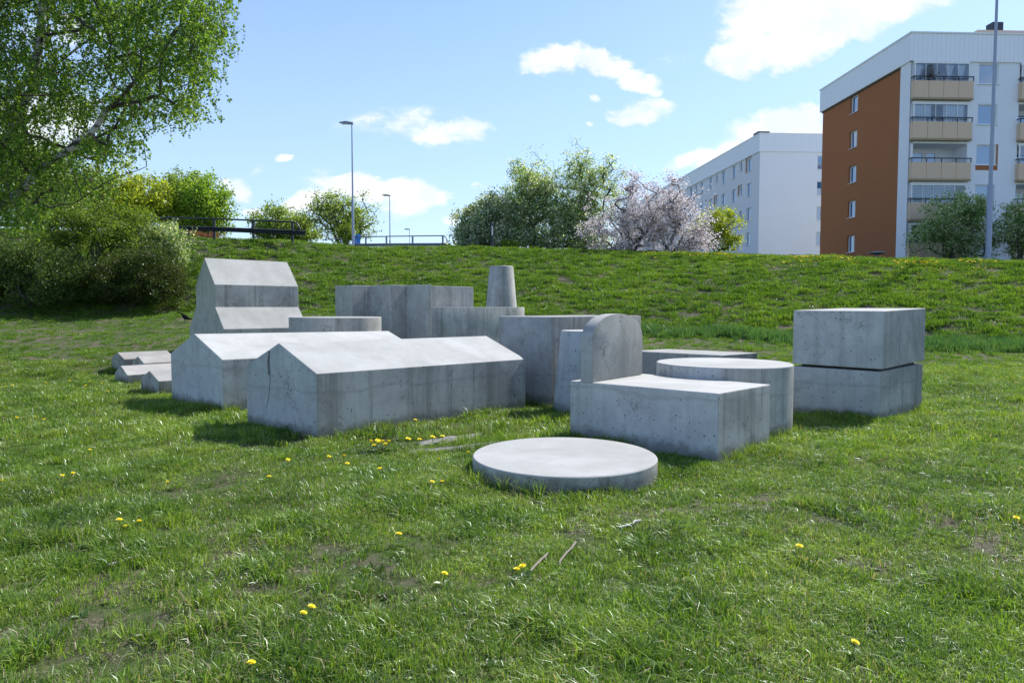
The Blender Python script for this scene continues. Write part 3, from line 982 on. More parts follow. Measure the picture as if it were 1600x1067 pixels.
def leaf_mesh(name, P, size, mat, origin, flat=0.0, aspect=0.62):
    """rhombic leaves at points P; size array"""
    n = len(P)
    a = RNG.normal(size=(n, 3))
    a[:, 2] -= 0.25
    a /= np.linalg.norm(a, axis=1, keepdims=True)
    b = RNG.normal(size=(n, 3))
    b -= a * (a * b).sum(1, keepdims=True)
    b /= np.linalg.norm(b, axis=1, keepdims=True)
    c = np.cross(a, b)
    s = np.asarray(size)[:, None]
    v0 = P - a * s * 0.5
    v1 = P + b * s * aspect * 0.5 + c * s * 0.08
    v2 = P + a * s * 0.5
    v3 = P - b * s * aspect * 0.5 + c * s * 0.08
    V = np.stack([v0, v1, v2, v3], 1).reshape(-1, 3) - np.array(origin)[None]
    q = np.arange(4 * n).reshape(-1, 4)
    rnd = RNG.random(n)
    me = np_mesh(name, V, q, {'rnd': rnd})
    me.materials.append(mat)
    return me


def grow(skel, centers, base, step=0.5, jitter=0.12):
    """skel: list of (point, parent); every cluster is tied to the nearest limb node -> edges with pipe-model radii"""
    pos = [np.array(p, float) for p, _ in skel]
    par = [q for _, q in skel]
    base = np.array(base, float)
    order = np.argsort(np.linalg.norm(centers - base, axis=1))
    ends = []
    arr = np.array(pos)
    for ci in order:
        c = centers[ci]
        d = np.linalg.norm(arr - c, axis=1) + 0.35 * np.maximum(0, arr[:, 2] - c[2])
        d += np.where(np.linalg.norm(arr - base, axis=1) > np.linalg.norm(c - base) + 0.2, 5.0, 0)
        j = int(np.argmin(d))
        L = np.linalg.norm(c - arr[j])
        m = max(1, int(round(L / step)))
        prev = j
        p0 = arr[j].copy()
        add = []
        for i in range(1, m + 1):
            f = i / m
            p = p0 * (1 - f) + c * f
            if i < m:
                p = p + RNG.normal(size=3) * jitter * L / m + np.array([0, 0, math.sin(f * math.pi) * 0.10 * L])
            pos.append(p)
            par.append(prev)
            prev = len(pos) - 1
            add.append(p)
        arr = np.vstack([arr, np.array(add)])
        ends.append(prev)
    cnt = np.zeros(len(pos))
    for e in ends:
        while e is not None and e >= 0:
            cnt[e] += 1
            e = par[e]
    return arr, par, cnt, ends


def ell_points(lobes, n, shell=0.45, rough=0.25):
    vol = np.array([l[3] * l[4] * l[5] for l in lobes])
    pick = RNG.choice(len(lobes), n, p=vol / vol.sum())
    d = RNG.normal(size=(n, 3))
    d /= np.linalg.norm(d, axis=1, keepdims=True)
    r = RNG.random(n) ** shell
    nz = np.array([mnoise.noise(Vector((dd[0] * 2.2 + i_ * 9, dd[1] * 2.2, dd[2] * 2.2))) for dd, i_ in zip(d, pick)])
    r = r * (1 + rough * 1.6 * nz)
    L = np.array([lobes[i][:6] for i in pick], float)
    return L[:, :3] + d * r[:, None] * L[:, 3:6]


def plant(name, label, cat, group, base, lobes, n_cl, per, lsize, spread, leafmat, bark='bark', r0=0.012, stems=3, shell=0.45, rough=0.25, crown='crown', twigs=True, step=0.6, lean=None, clump=1.0, upright=0.0):
    base = Vector(base)
    root = empty(name, tuple(base), label=label, cat=cat, group=group)
    C = ell_points(lobes, n_cl, shell, rough)
    C = C[C[:, 2] > base.z + 0.15]
    cen = np.mean([l[:3] for l in lobes], axis=0)
    skel = [(np.array(base) + np.array([0, 0, -0.3]), -1)]
    zmin = min(l[2] - l[5] for l in lobes)
    for s_ in range(stems):
        tgt = cen + RNG.normal(size=3) * np.array([lobes[0][3] * 0.5, lobes[0][4] * 0.4, 0.2]) if stems > 1 else cen
        prev = 0
        b0 = np.array(base) + np.array([RNG.normal() * 0.12 * stems ** .5, RNG.normal() * 0.12, 0])
        for i in range(1, 6):
            f = i / 5
            p = b0 * (1 - f) + tgt * f + RNG.normal(size=3) * 0.06
            p[0] += (tgt[0] - b0[0]) * 0.15 * (f - f * f)
            skel.append((p, prev))
            prev = len(skel) - 1
    arr, par, cnt, ends = grow(skel, C, np.array(base), step)
    idx = np.array([i for i in range(1, len(par)) if cnt[i] > 0])
    pr_ = np.array([par[i] for i in idx])
    R1 = r0 * np.maximum(cnt[idx], 1) ** 0.48
    R0_ = r0 * np.maximum(np.where(pr_ == 0, cnt[idx], np.minimum(cnt[pr_], cnt[idx] * 1.6)), 1) ** 0.48
    bv, bq = edges_mesh(arr[pr_], arr[idx], R0_, R1, 5)
    me = np_mesh('trunk', bv - np.array(base), bq, smooth=True)
    me.materials.append(M[bark])
    link_mesh('trunk', me, root)
    # leaves
    E_ = C
    P = np.repeat(E_, per, axis=0)
    sp = np.repeat(RNG.uniform(0.6, 1.3, len(E_)) * spread, per)[:, None]
    off = RNG.normal(size=P.shape)
    off[:, 2] *= 0.75 + upright
    P = P + off * sp * clump
    P = P[P[:, 2] > base.z + 0.02]
    sz = lsize * RNG.uniform(0.6, 1.35, len(P))
    me = leaf_mesh(crown, P, sz, M[leafmat], base)
    link_mesh(crown, me, root)
    return root


def lob(px, py, d, rx, rz, ry=None):
    """a lobe seen at a bearing, standing at distance d"""
    c = W(px, py, d)
    k_ = d / FPX
    return (c.x, c.y, c.z, rx * k_, (ry if ry else rx * k_ * 0.8), rz * k_)


def gbase(px, d):
    c = W(px, 400, d)
    return (c.x, c.y, tz(c.x, c.y))


# ------------------------------------------------------------------ trees and shrubs beyond the crest, right of centre
G1 = 'shrubs and small trees on the crest'
plant('shrub', 'rounded grey-green shrub left end of the crest thicket behind the dark post', 'shrub', G1, gbase(755, 45),
      [lob(757, 350, 45, 44, 40), lob(738, 366, 45, 28, 26), lob(778, 330, 45, 30, 34), lob(756, 380, 45, 48, 20)], 440, 62, 0.15, 0.26, 'white_bloom2', rough=0.32)
plant('shrub', 'tall loose green shrub with upright shoots in the middle of the crest thicket', 'shrub', G1, gbase(835, 46),
      [lob(828, 325, 46, 56, 56), lob(822, 285, 46, 38, 42), lob(852, 298, 46, 34, 48), lob(800, 350, 46, 46, 38), lob(830, 378, 45, 62, 24), lob(868, 330, 46, 30, 40)], 640, 50, 0.125, 0.25, 'white_bloom', rough=0.48, shell=0.5)
plant('shrub', 'tallest green shrub of the thicket, left of the blossoming cherries', 'shrub', G1, gbase(915, 47),
      [lob(915, 318, 47, 52, 62), lob(905, 268, 47, 30, 38), lob(942, 280, 47, 36, 40), lob(890, 350, 46, 56, 36), lob(905, 380, 46, 64, 24)], 600, 50, 0.125, 0.25, 'white_bloom', rough=0.50, shell=0.5)
plant('cherry_tree', 'white-blossoming cherry tree nearer the green shrubs', 'tree', G1, gbase(985, 42),
      [lob(985, 335, 42, 56, 52), lob(940, 362, 42, 48, 26), lob(992, 296, 42, 30, 34), lob(1020, 350, 42, 36, 40), lob(975, 385, 42, 62, 20)], 360, 40, 0.11, 0.22, 'cherry', r0=0.011, stems=4, rough=0.5, shell=0.6)
plant('cherry_tree', 'white-blossoming cherry tree nearer the pale apartment block', 'tree', G1, gbase(1050, 41.5),
      [lob(1058, 342, 41.5, 50, 50), lob(1046, 302, 41.5, 32, 36), lob(1088, 368, 41.5, 36, 30), lob(1030, 360, 41.5, 34, 30), lob(1060, 388, 41.5, 60, 20)], 330, 40, 0.11, 0.22, 'cherry', r0=0.011, stems=4, rough=0.5, shell=0.6)
plant('maple_tree', 'small yellow-green maple in front of the pale apartment block', 'tree', G1, gbase(1118, 47),
      [lob(1122, 352, 47, 36, 26), lob(1140, 378, 47, 26, 20), lob(1100, 370, 47, 26, 24)], 130, 60, 0.14, 0.24, 'maple', stems=2, rough=0.3)
plant('shrub', 'spreading green shrub in front of the balconies, left of the near lamp post', 'shrub', G1, gbase(1484, 42.5),
      [lob(1486, 344, 42.5, 44, 42, 1.3), lob(1450, 368, 42.5, 30, 30, 1.2), lob(1520, 332, 42.5, 34, 36, 1.2), lob(1510, 380, 42.5, 50, 30, 1.2)], 330, 60, 0.12, 0.20, 'white_bloom', r0=0.011, stems=6, rough=0.38, shell=0.55)
plant('shrub', 'green shrub at the right edge of the view, right of the near lamp post', 'shrub', G1, gbase(1590, 42),
      [lob(1584, 354, 42, 34, 44, 1.3), lob(1612, 362, 42, 40, 46, 1.3)], 230, 56, 0.12, 0.20, 'white_bloom', r0=0.011, stems=5, rough=0.38, shell=0.55)
plant('shrub', 'small pale green shrub at the foot of the thicket beside the dark post', 'shrub', G1, gbase(792, 43), [lob(795, 384, 43, 20, 9)], 40, 50, 0.10, 0.14, 'shrub_light')

# trees beyond the road, left
G2 = 'trees beyond the road'
plant('maple_tree', 'bright yellow-green maple showing right of the birch branches', 'tree', G2, gbase(205, 54),
      [lob(208, 305, 54, 58, 42), lob(225, 330, 54, 45, 34), lob(170, 320, 54, 60, 50)], 300, 70, 0.19, 0.34, 'maple', r0=0.02, stems=1)
plant('broadleaf_tree', 'round olive-brown budding tree between the yellow maple and the green domed tree', 'tree', G2, gbase(284, 58),
      [lob(284, 318, 58, 44, 52)], 230, 64, 0.19, 0.34, 'brownleaf', r0=0.022, stems=1, rough=0.15)
plant('broadleaf_tree', 'round domed fresh green tree left of the small white cloud', 'tree', G2, gbase(325, 56),
      [lob(318, 322, 56, 42, 52), lob(338, 338, 56, 24, 38)], 230, 66, 0.19, 0.32, 'maple2', r0=0.022, stems=1, rough=0.12)
plant('broadleaf_tree', 'low domed olive-green tree behind the end of the dark guardrail', 'tree', G2, gbase(445, 64),
      [lob(438, 356, 64, 48, 34), lob(470, 366, 64, 32, 26)], 230, 66, 0.2, 0.36, 'brownleaf', r0=0.02, stems=2, rough=0.15)
plant('broadleaf_tree', 'rounded budding tree just left of the nearest road lamp', 'tree', G2, gbase(543, 62),
      [lob(545, 345, 62, 46, 42), lob(505, 328, 62, 26, 26), lob(520, 322, 62, 34, 22)], 210, 46, 0.18, 0.34, 'brownleaf', r0=0.024, stems=3, rough=0.35, shell=0.6)
plant('young_tree', 'slim light green young tree at the foot of the nearest road lamp', 'tree', G2, gbase(540, 52), [lob(540, 365, 52, 13, 16)], 46, 40, 0.12, 0.17, 'shrub_light')
plant('shrub', 'low orange-red leaved shrub seen under the dark guardrail', 'shrub', G2, gbase(312, 46), [lob(296, 368, 46, 20, 9), lob(328, 370, 46, 18, 6)], 70, 60, 0.1, 0.15, 'redleaf')
plant('broadleaf_tree', 'yellowish tree glimpsed behind the lower birch branches at the left edge', 'tree', G2, gbase(60, 52),
      [lob(60, 275, 52, 90, 62), lob(-60, 280, 52, 80, 70), lob(110, 310, 52, 70, 40)], 360, 56, 0.22, 0.44, 'brownleaf', r0=0.02, stems=2)

# shrubbery at the foot of the bank, left
G3 = 'shrubs at the foot of the bank'
plant('shrub', 'dense dark olive shrub with fine spiky shoots, behind the crow', 'shrub', G3, gbase(205, 30.5),
      [lob(212, 436, 30.5, 78, 46), lob(160, 445, 30.5, 56, 38), lob(240, 412, 30.5, 44, 30), lob(255, 452, 30.2, 42, 30)], 620, 84, 0.075, 0.17, 'shrub_dark', r0=0.007, stems=8, rough=0.25)
plant('shrub', 'broad green shrub at the left edge, beside the dark olive one', 'shrub', G3, gbase(50, 29.5),
      [lob(60, 428, 29.5, 72, 50), lob(95, 452, 29.5, 40, 34), lob(0, 420, 29.5, 70, 50), lob(-80, 425, 29.5, 80, 56)], 620, 70, 0.085, 0.19, 'shrub_low', r0=0.008, stems=7, rough=0.25)
plant('shrub', 'tall airy light green shrub above the dark olive one', 'shrub', G3, gbase(135, 31.5),
      [lob(130, 345, 31.5, 78, 40), lob(175, 370, 31.5, 72, 38), lob(90, 372, 31.5, 58, 44), lob(205, 345, 32, 46, 34)], 460, 60, 0.085, 0.19, 'shrub_light', r0=0.008, stems=7, rough=0.45, shell=0.7)
plant('shrub', 'white-flowering shrub on the bank at the right end of the shrubbery', 'shrub', G3, gbase(258, 32.5),
      [lob(255, 372, 32.5, 34, 34), lob(276, 395, 32.5, 20, 34)], 130, 56, 0.095, 0.16, 'white_bloom', r0=0.008, stems=4, rough=0.4, shell=0.6)

# ------------------------------------------------------------------ the birch at upper left
BD = 14.0
bb = W(-330, 480, BD)
bbase = Vector((bb.x, BD, tz(bb.x, BD)))
birch = empty('birch_tree', tuple(bbase), label='large leafy birch with pale limbs and hanging twigs at the upper left', cat='tree')


def limb(pts):
    return [np.array(W(px, py, d)) for px, py, d in pts]


LIMBS = [
    limb([(-300, 330, 14), (-240, 260, 14), (-160, 150, 14), (-110, 0, 14), (-90, -160, 14)]),                      # main stem up
    limb([(-270, 300, 14), (-150, 285, 13.9), (-40, 262, 13.7), (0, 232, 13.5), (17, 208, 13.5), (34, 169, 13.4), (53, 126, 13.4), (60, 70, 13.3), (66, 0, 13.2), (72, -90, 13.2)]),
    limb([(-150, 285, 13.9), (-90, 340, 13.4), (0, 318, 13.0), (30, 299, 13.0), (47, 287, 12.9), (66, 266, 12.9), (100, 240, 12.9), (140, 205, 12.8), (170, 172, 12.8), (198, 148, 12.8), (240, 100, 12.7), (280, 40, 12.7), (300, -20, 12.7)]),
    limb([(30, 299, 13.0), (75, 325, 12.6), (109, 317, 12.5), (150, 297, 12.4), (200, 272, 12.3), (232, 262, 12.2)]),
    limb([(17, 208, 13.5), (45, 214, 13.9), (84, 226, 14.2), (138, 246, 14.4), (190, 240, 14.6), (225, 228, 14.7)]),
    limb([(34, 169, 13.4), (24, 120, 14.0), (20, 60, 14.6), (16, -30, 15)]),
    limb([(53, 126, 13.4), (90, 100, 14.4), (150, 60, 15.2), (220, 20, 15.6), (280, -40, 15.8)]),
    limb([(170, 172, 12.8), (220, 158, 12.9), (270, 140, 13.0), (312, 122, 13.1)]),
    limb([(240, 100, 12.7), (280, 80, 12.8), (325, 62, 13.0), (345, 52, 13.2)]),
]
skel = [(np.array(bbase) - np.array([0, 0, 0.3]), -1), (np.array(bbase) * 0.5 + LIMBS[0][0] * 0.5, 0)]


def nearest(p):
    a = np.array([q for q, _ in skel])
    return int(np.argmin(np.linalg.norm(a - p, axis=1)))


for li, L_ in enumerate(LIMBS):
    prev = 1 if li == 0 else nearest(L_[0])
    for i, p in enumerate(L_ if li == 0 else L_[1:]):
        a = skel[prev][0]
        for f in (0.5, 1.0):
            skel.append((a * (1 - f) + p * f + RNG.normal(size=3) * 0.025, prev))
            prev = len(skel) - 1

# leafy twig clusters: where the crown fills this side of the tree
EDGE = [(-20, 340), (0, 356), (50, 362), (90, 338), (125, 330), (150, 326), (185, 300), (205, 262), (235, 246), (262, 226), (290, 196), (320, 120), (345, 60), (380, 20)]
cand = []
while len(cand) < 2600:
    px = random.uniform(-420, 368)
    py = random.uniform(-260, 345)
    xe = np.interp(py, [e[0] for e in EDGE], [e[1] for e in EDGE])
    if py < -20:
        xe = 345 + (py + 20) * 0.45
    xe += 16 * mnoise.noise(Vector((py * 0.03, 1.7, 0)))
    if px > xe - 8:
        continue
    if py > 300 and not (px < 60 or 90 < px < 200 and py < 312):
        continue
    dens_ = mnoise.noise(Vector((px * 0.014, py * 0.014, 4.2)))
    if dens_ < -0.16 and px > 0 and random.random() < 0.75:
        continue
    d_ = random.uniform(11.8, 16.8) if px < 250 else random.uniform(12.0, 15.0)
    cand.append(np.array(W(px, py - 14, d_)))
for pxx, pyy in ((288, 150), (296, 165), (305, 172), (298, 182), (283, 178), (312, 160), (345, 30), (352, 55), (340, 60), (355, 42), (330, 72), (22, 330), (30, 345), (38, 350), (25, 355), (34, 335)):
    cand.append(np.array(W(pxx, pyy - 10, random.uniform(12.6, 13.8))))
C = np.array(cand)
arr, par, cnt, ends = grow(skel, C, np.array(bbase), 0.45, 0.16)
idx = np.array([i for i in range(1, len(par)) if cnt[i] > 0])
pr_ = np.array([par[i] for i in idx])
R1 = 0.0048 * np.maximum(cnt[idx], 1) ** 0.50
R0_ = 0.0048 * np.maximum(np.minimum(cnt[pr_], cnt[idx] * 1.5), 1) ** 0.50
thick = R1 > 0.042
for nm, sel_, mt, nn_ in (('trunk', thick, 'birchbark', 9), ('twigs', ~thick, 'bark', 4)):
    bv, bq = edges_mesh(arr[pr_][sel_], arr[idx][sel_], R0_[sel_], R1[sel_], nn_)
    me = np_mesh(nm, bv - np.array(bbase), bq, smooth=True)
    me.materials.append(M[mt])
    link_mesh(nm, me, birch)
ns = 8
S = np.repeat(C, ns, axis=0) + RNG.normal(size=(len(C) * ns, 3)) * np.array([0.17, 0.22, 0.10])
ln = RNG.uniform(0.12, 0.42, len(S))
pl_n = 13
tt = RNG.random((len(S), pl_n))
sway = RNG.normal(size=(len(S), 2)) * 0.10
P = S[:, None, :] + np.stack([sway[:, None, 0] * tt, sway[:, None, 1] * tt, -ln[:, None] * tt], -1) + RNG.normal(size=(len(S), pl_n, 3)) * 0.022
P = P.reshape(-1, 3)
me = leaf_mesh('crown', P, RNG.uniform(0.040, 0.068, len(P)), M['birch_leaf'], bbase, aspect=0.78)
link_mesh('crown', me, birch)
# hanging twigs themselves
bv, bq = edges_mesh(S, S + np.stack([sway[:, 0], sway[:, 1], -ln], -1), np.full(len(S), 0.0028), np.full(len(S), 0.0015), 3)
me = np_mesh('hanging_twigs', bv - np.array(bbase), bq)
me.materials.append(M['bark'])
link_mesh('hanging_twigs', me, birch)


# ------------------------------------------------------------------ guardrails
def guardrail(pts, posts, h, mat, label, end_r, beam=(0.42, 0.68), rr=0.045, end_left=False):
    """pts: polyline of (x, y, zbase)"""
    o = Vector(pts[0])
    root = empty('guardrail', tuple(o), label=label, cat='guardrail')
    P = [Vector(p) - o for p in pts]
    top = [p + Vector((0, 0, h)) for p in P]
    e = P[-1]
    d = (P[-1] - P[-2]).normalized()
    bend = [e + d * (end_r * math.sin(a)) + Vector((0, 0, h - end_r + end_r * math.cos(a))) for a in np.linspace(0, math.pi / 2, 7)]
    bend.append(e + d * end_r + Vector((0, 0, beam[1] - 0.1)))
    MB().tube(top[:-1] + bend, rr, 8).build('hand_rail', mat, root, smooth=True)
    # W-shaped beam
    n = Vector((-d.y, d.x, 0)) * -1
    prof = [(0.0, beam[0]), (0.07, beam[0] + 0.05), (0.0, (beam[0] + beam[1]) / 2), (0.07, beam[1] - 0.05), (0.0, beam[1])]
    mb = MB()
    Q = P + [P[-1] + d * (end_r + 0.35)]
    vs = [q + n * (0.07 + a) + Vector((0, 0, z)) for q in Q for a, z in prof] + [q + n * (0.06 + a) + Vector((0, 0, z)) for q in Q for a, z in prof]
    m_ = len(Q) * 5
    fs = []
    for i in range(len(Q) - 1):
        for k_ in range(4):
            a = i * 5 + k_
            fs.append((a, a + 1, a + 6, a + 5))
            fs.append((m_ + a, m_ + a + 5, m_ + a + 6, m_ + a + 1))
    mb.add(vs, fs)
    me = bpy.data.meshes.new('beam')
    me.from_pydata([tuple(v) for v in mb.v], [], mb.f)
    me.materials.append(mat)
    link_mesh('beam', me, root)
    pm = MB().box(-0.06, 0.06, -0.05, 0.05, -0.8, h + 0.005)
    me = None
    for q in posts:
        q = Vector(q) - o
        if me is None:
            po = pm.build('post', mat, root, loc=tuple(q), bevel=0.008)
            me = po.data
        else:
            link_mesh('post', me, root, tuple(q))
    return root


def rail_pts(lst, zfix=None):
    o_ = []
    for px, py, d in lst:
        o_.append(tuple(W(px, py, d)))
    return o_


g1 = rail_pts([(-330, 366, 38.5), (-120, 365, 38.4), (60, 367, 38.2), (225, 371, 38.1), (340, 374, 38), (457, 379, 38)])


def along(pts, px, ref):
    for (a, A), (b2, B) in zip(zip(ref, pts), zip(ref[1:], pts[1:])):
        if a <= px <= b2:
            f = (px - a) / (b2 - a)
            return tuple(Vector(A).lerp(Vector(B), f))


ref1 = [-330, -120, 60, 225, 340, 457]
guardrail(g1, [along(g1, px, ref1) for px in [457 - 61 * i for i in range(13)] if px > -330], 1.12, M['railmetal'], 'dark guardrail with upper hand rail along the road at the left', 0.42)
g2 = rail_pts([(505, 392, 58), (533, 391, 55), (565, 390, 51), (604, 390, 49), (650, 390, 47.5), (692, 390, 46.5)])
ref2 = [505, 533, 565, 604, 650, 692]
guardrail(g2, [along(g2, px, ref2) for px in (533, 553, 572, 604, 645, 692)], 0.93, M['galv'], 'grey-blue guardrail with hand rail on the crest in the middle', 0.33, beam=(0.22, 0.44), rr=0.04)


# ------------------------------------------------------------------ road lamps
def street_lamp(base, h, hd, label, r=0.09, head_px=0.85, right_sleeve=None):
    root = empty('street_lamp', base, label=label, cat='street lamp', group='street lamps along the road')
    sl_ = right_sleeve or 3.4
    MB().lathe([(r, -0.5), (r * 0.95, sl_ - 0.05), (r * 0.7, sl_ + 0.05)], 14).build('sleeve', M['polemetal'], root, smooth=True)
    MB().lathe([(r * 0.66, sl_), (r * 0.42, h)], 14).build('pole', M['polemetal'], root, smooth=True)
    mb = MB()
    # flat tapering lantern pointing left
    L_ = head_px
    vs = [(0.08, -0.10, h + 0.10), (0.08, 0.10, h + 0.10), (-L_, 0.06, h + 0.12), (-L_, -0.06, h + 0.12),
          (0.08, -0.09, h - 0.03), (0.08, 0.09, h - 0.03), (-L_, 0.04, h + 0.07), (-L_, -0.04, h + 0.07), (-L_ * 0.5, -0.15, h + 0.17), (-L_ * 0.5, 0.15, h + 0.17), (-L_ * 0.5, -0.13, h + 0.0), (-L_ * 0.5, 0.13, h + 0.0)]
    mb.add(vs, [(0, 1, 9, 8), (8, 9, 2, 3), (4, 10, 11, 5), (10, 7, 6, 11), (0, 8, 10, 4), (8, 3, 7, 10), (1, 5, 11, 9), (9, 11, 6, 2), (0, 4, 5, 1), (3, 2, 6, 7)])
    mb.build('lamp_head', M['galv'], root)
    MB().box(-L_ * 0.8, -L_ * 0.25, -0.09, 0.09, h - 0.02, h + 0.025).build('lamp_glass', M['reflector'], root)
    return root


p = W(552, 392, 47)
street_lamp((p.x, p.y, 5.5), 14.0 - 5.5, 0, 'nearest and tallest road lamp on the crest, left of the middle')
p = W(609.5, 392, 77)
street_lamp((p.x, p.y, 5.7), 14.0 - 5.7, 0, 'second road lamp, halfway in height between the tall and the tiny one')
p = W(640, 392, 112)
street_lamp((p.x, p.y, 5.9), 14.2 - 5.9, 0, 'farthest tiny road lamp behind the grey guardrail')
p = W(1543.5, 408, 40.0)
lp = street_lamp((p.x, p.y, tz(p.x, p.y)), 15.6, 0, 'thick grey lamp post in front of the apartment block, its top out of view', r=0.165, right_sleeve=4.6)
lp['group'] = 'street lamps along the road'

# dark pointed post
p = W(769.3, 389, 41.2)
zp = tz(p.x, p.y)
root = empty('marker_post', (p.x, p.y, zp), label='black pointed marker post with a white strip in front of the thicket', cat='post')
MB().lathe([(0.075, -0.3), (0.075, 1.45), (0.055, 1.58), (0.0, 1.68)], 12).build('shaft', M['darkmetal'], root, smooth=True)
MB().box(-0.035, 0.035, -0.085, -0.07, 0.85, 1.40).build('reflector', M['reflector'], root)
# blue sign plates behind the grey guardrail
p = W(557, 375, 52)
root = empty('blue_sign', (p.x, p.y, p.z - 0.6), label='small bright blue sign behind the grey guardrail at the lamp foot', cat='sign')
MB().box(-0.30, -0.03, -0.02, 0.02, 0.25, 0.95).build('plate', M['blue'], root)
MB().box(0.02, 0.29, -0.02, 0.02, 0.32, 1.02).build('plate', M['blue'], root)
MB().box(-0.02, 0.015, -0.015, 0.015, -0.3, 0.98).build('pole', M['galv'], root)
# mushroom path light by the brown wall
p = W(1370, 408, 40)
zt0 = W(1370, 397, 40).z + 0.12
root = empty('path_light', (p.x, p.y, zt0 - 1.0), label='low mushroom-shaped path light in front of the brown end wall', cat='lamp')
MB().lathe([(0.05, -0.6), (0.05, 0.9)], 10).build('stem', M['galv'], root, smooth=True)
MB().lathe([(0.08, 0.84), (0.50, 0.93), (0.50, 0.97), (0.2, 1.02), (0.03, 1.04)], 24).build('lamp_shade', M['galv'], root, smooth=True)


# ------------------------------------------------------------------ brown and white apartment block
def window(parent, F, s0, s1, z0, z1, depth, sill=True, split=None, frame='frame', pane='pane', fr=0.07):
    m_ = MB()
    d0, d1 = -depth + 0.003, -depth + 0.07
    m_.fbox(F, s0 + 0.003, s0 + fr, d0, d1, z0 + 0.003, z1 - 0.003)
    m_.fbox(F, s1 - fr, s1 - 0.003, d0, d1, z0 + 0.003, z1 - 0.003)
    m_.fbox(F, s0 + fr, s1 - fr, d0, d1, z0 + 0.003, z0 + fr)
    m_.fbox(F, s0 + fr, s1 - fr, d0, d1, z1 - fr, z1 - 0.003)
    xs = [s0 + fr, s1 - fr]
    if split:
        for sp_ in split:
            q = s0 + (s1 - s0) * sp_
            m_.fbox(F, q - fr * 0.5, q + fr * 0.5, d0, d1 - 0.005, z0 + fr, z1 - fr)
            xs.insert(-1, q)
    wo = m_.build('window', M[frame], parent)
    for a, b2 in zip(xs, xs[1:]):
        e_ = 0 if a == xs[0] else fr * 0.5
        MB().fbox(F, a + e_, b2 - (fr * 0.5 if b2 != xs[-1] else 0), d0 + 0.005, d0 + 0.02, z0 + fr, z1 - fr).build('pane', M[pane], wo)
    if sill:
        MB().fbox(F, s0 - 0.05, s1 + 0.05, -depth + 0.075, 0.06, z0 - 0.04, z0 - 0.004).build('sill', M['sill'], wo)
    return wo


TD = Vector((-0.047, 1.0)).normalized()     # away from the camera, along the end wall
SD = Vector((1.0, 0.047)).normalized()      # along the balcony front
c1 = Vector((26.15, 45.6))
GZ = 2.6
ap = empty('apartment_block', (c1.x, c1.y, GZ), label='five-storey apartment block with orange-brown end wall and beige balconies', cat='building')
bpy.context.view_layer.update()
API = ap.matrix_world.inverted()


def into(o, root):
    """keep world coordinates of a mesh while parenting it"""
    return o


class PF(Facade):
    """facade frame expressed in the parent's local coordinates"""

    def __init__(s, o, a, n, root):
        super().__init__(o, a, n)
        s.r = Vector(root)

    def p(s, t, d, z):
        return super().p(t, d, z) - s.r


Froot = (c1.x, c1.y, GZ)
FE = PF(c1, TD, (-SD.x, -SD.y), Froot)          # end wall, s runs away from the camera
brown_o = c1 + SD * 0.10
FB = PF(brown_o, TD, (-SD.x, -SD.y), Froot)
FF = PF(c1, SD, (-TD.x, -TD.y), Froot)          # balcony front
ZP, ZT = 17.68, 19.45
PITCHZ = 2.63
LEN_F, LEN_E = 34.0, 11.7
# end wall: white corner strip, then brown
MB().fbox(FE, 0.0, 1.09, -0.30, 0.0, 0.5, ZP).build('corner_wall', M['white_wall'], ap)
wins = []
for r_ in range(6):
    zt = 17.60 - PITCHZ * r_
    wins.append((6.42, 7.50, zt - 1.28, zt))
wall_holes(FB, 1.09, LEN_E, 0.5, ZP, wins, 0.22).build('end_wall', M['brown_wall'], ap)
for r_, h_ in enumerate(wins[:6]):
    window(ap, FB, h_[0], h_[1], h_[2], h_[3], 0.20, split=(0.32,))
# front with loggias and windows
holes = []
balc = []
wwin = []
COLS = [0.12, 7.42, 15.2, 22.5]
for r_ in range(6):
    zb0 = 15.28 - PITCHZ * r_
    for cs in COLS:
        holes.append((cs, cs + 3.86, zb0 + 0.02, zb0 + 2.36, 1.5))
        balc.append((r_, cs, zb0))
    for ws in (4.62, 12.2, 19.8):
        holes.append((ws, ws + 1.36, zb0 + 1.00, zb0 + 2.34, 0.14))
        wwin.append((r_, ws, zb0))
wall_holes(FF, 0.0, LEN_F, 0.5, ZP, holes, 0.2).build('front_wall', M['white_wall'], ap)
# back and far sides so that the house is closed
MB().fbox(FF, 0.35, LEN_F, -LEN_E, -1.75, 0.5, ZP - 0.01).build('inner_mass', M['white_wall3'], ap)
for r_, ws, zb0 in wwin:
    if ws > 13:
        continue
    window(ap, FF, ws, ws + 1.36, zb0 + 1.00, zb0 + 2.34, 0.13, split=(0.80,))
# orange-brown accent under and beside one window
zb0 = 15.28 - 2 * PITCHZ
MB().fbox(FF, 4.60, 6.10, 0.003, 0.02, zb0 + 0.66, zb0 + 0.95).build('accent_panel', M['brown_wall'], ap)
MB().fbox(FF, 5.99, 6.10, 0.003, 0.02, zb0 + 0.96, zb0 + 2.36).build('accent_panel', M['brown_wall'], ap)
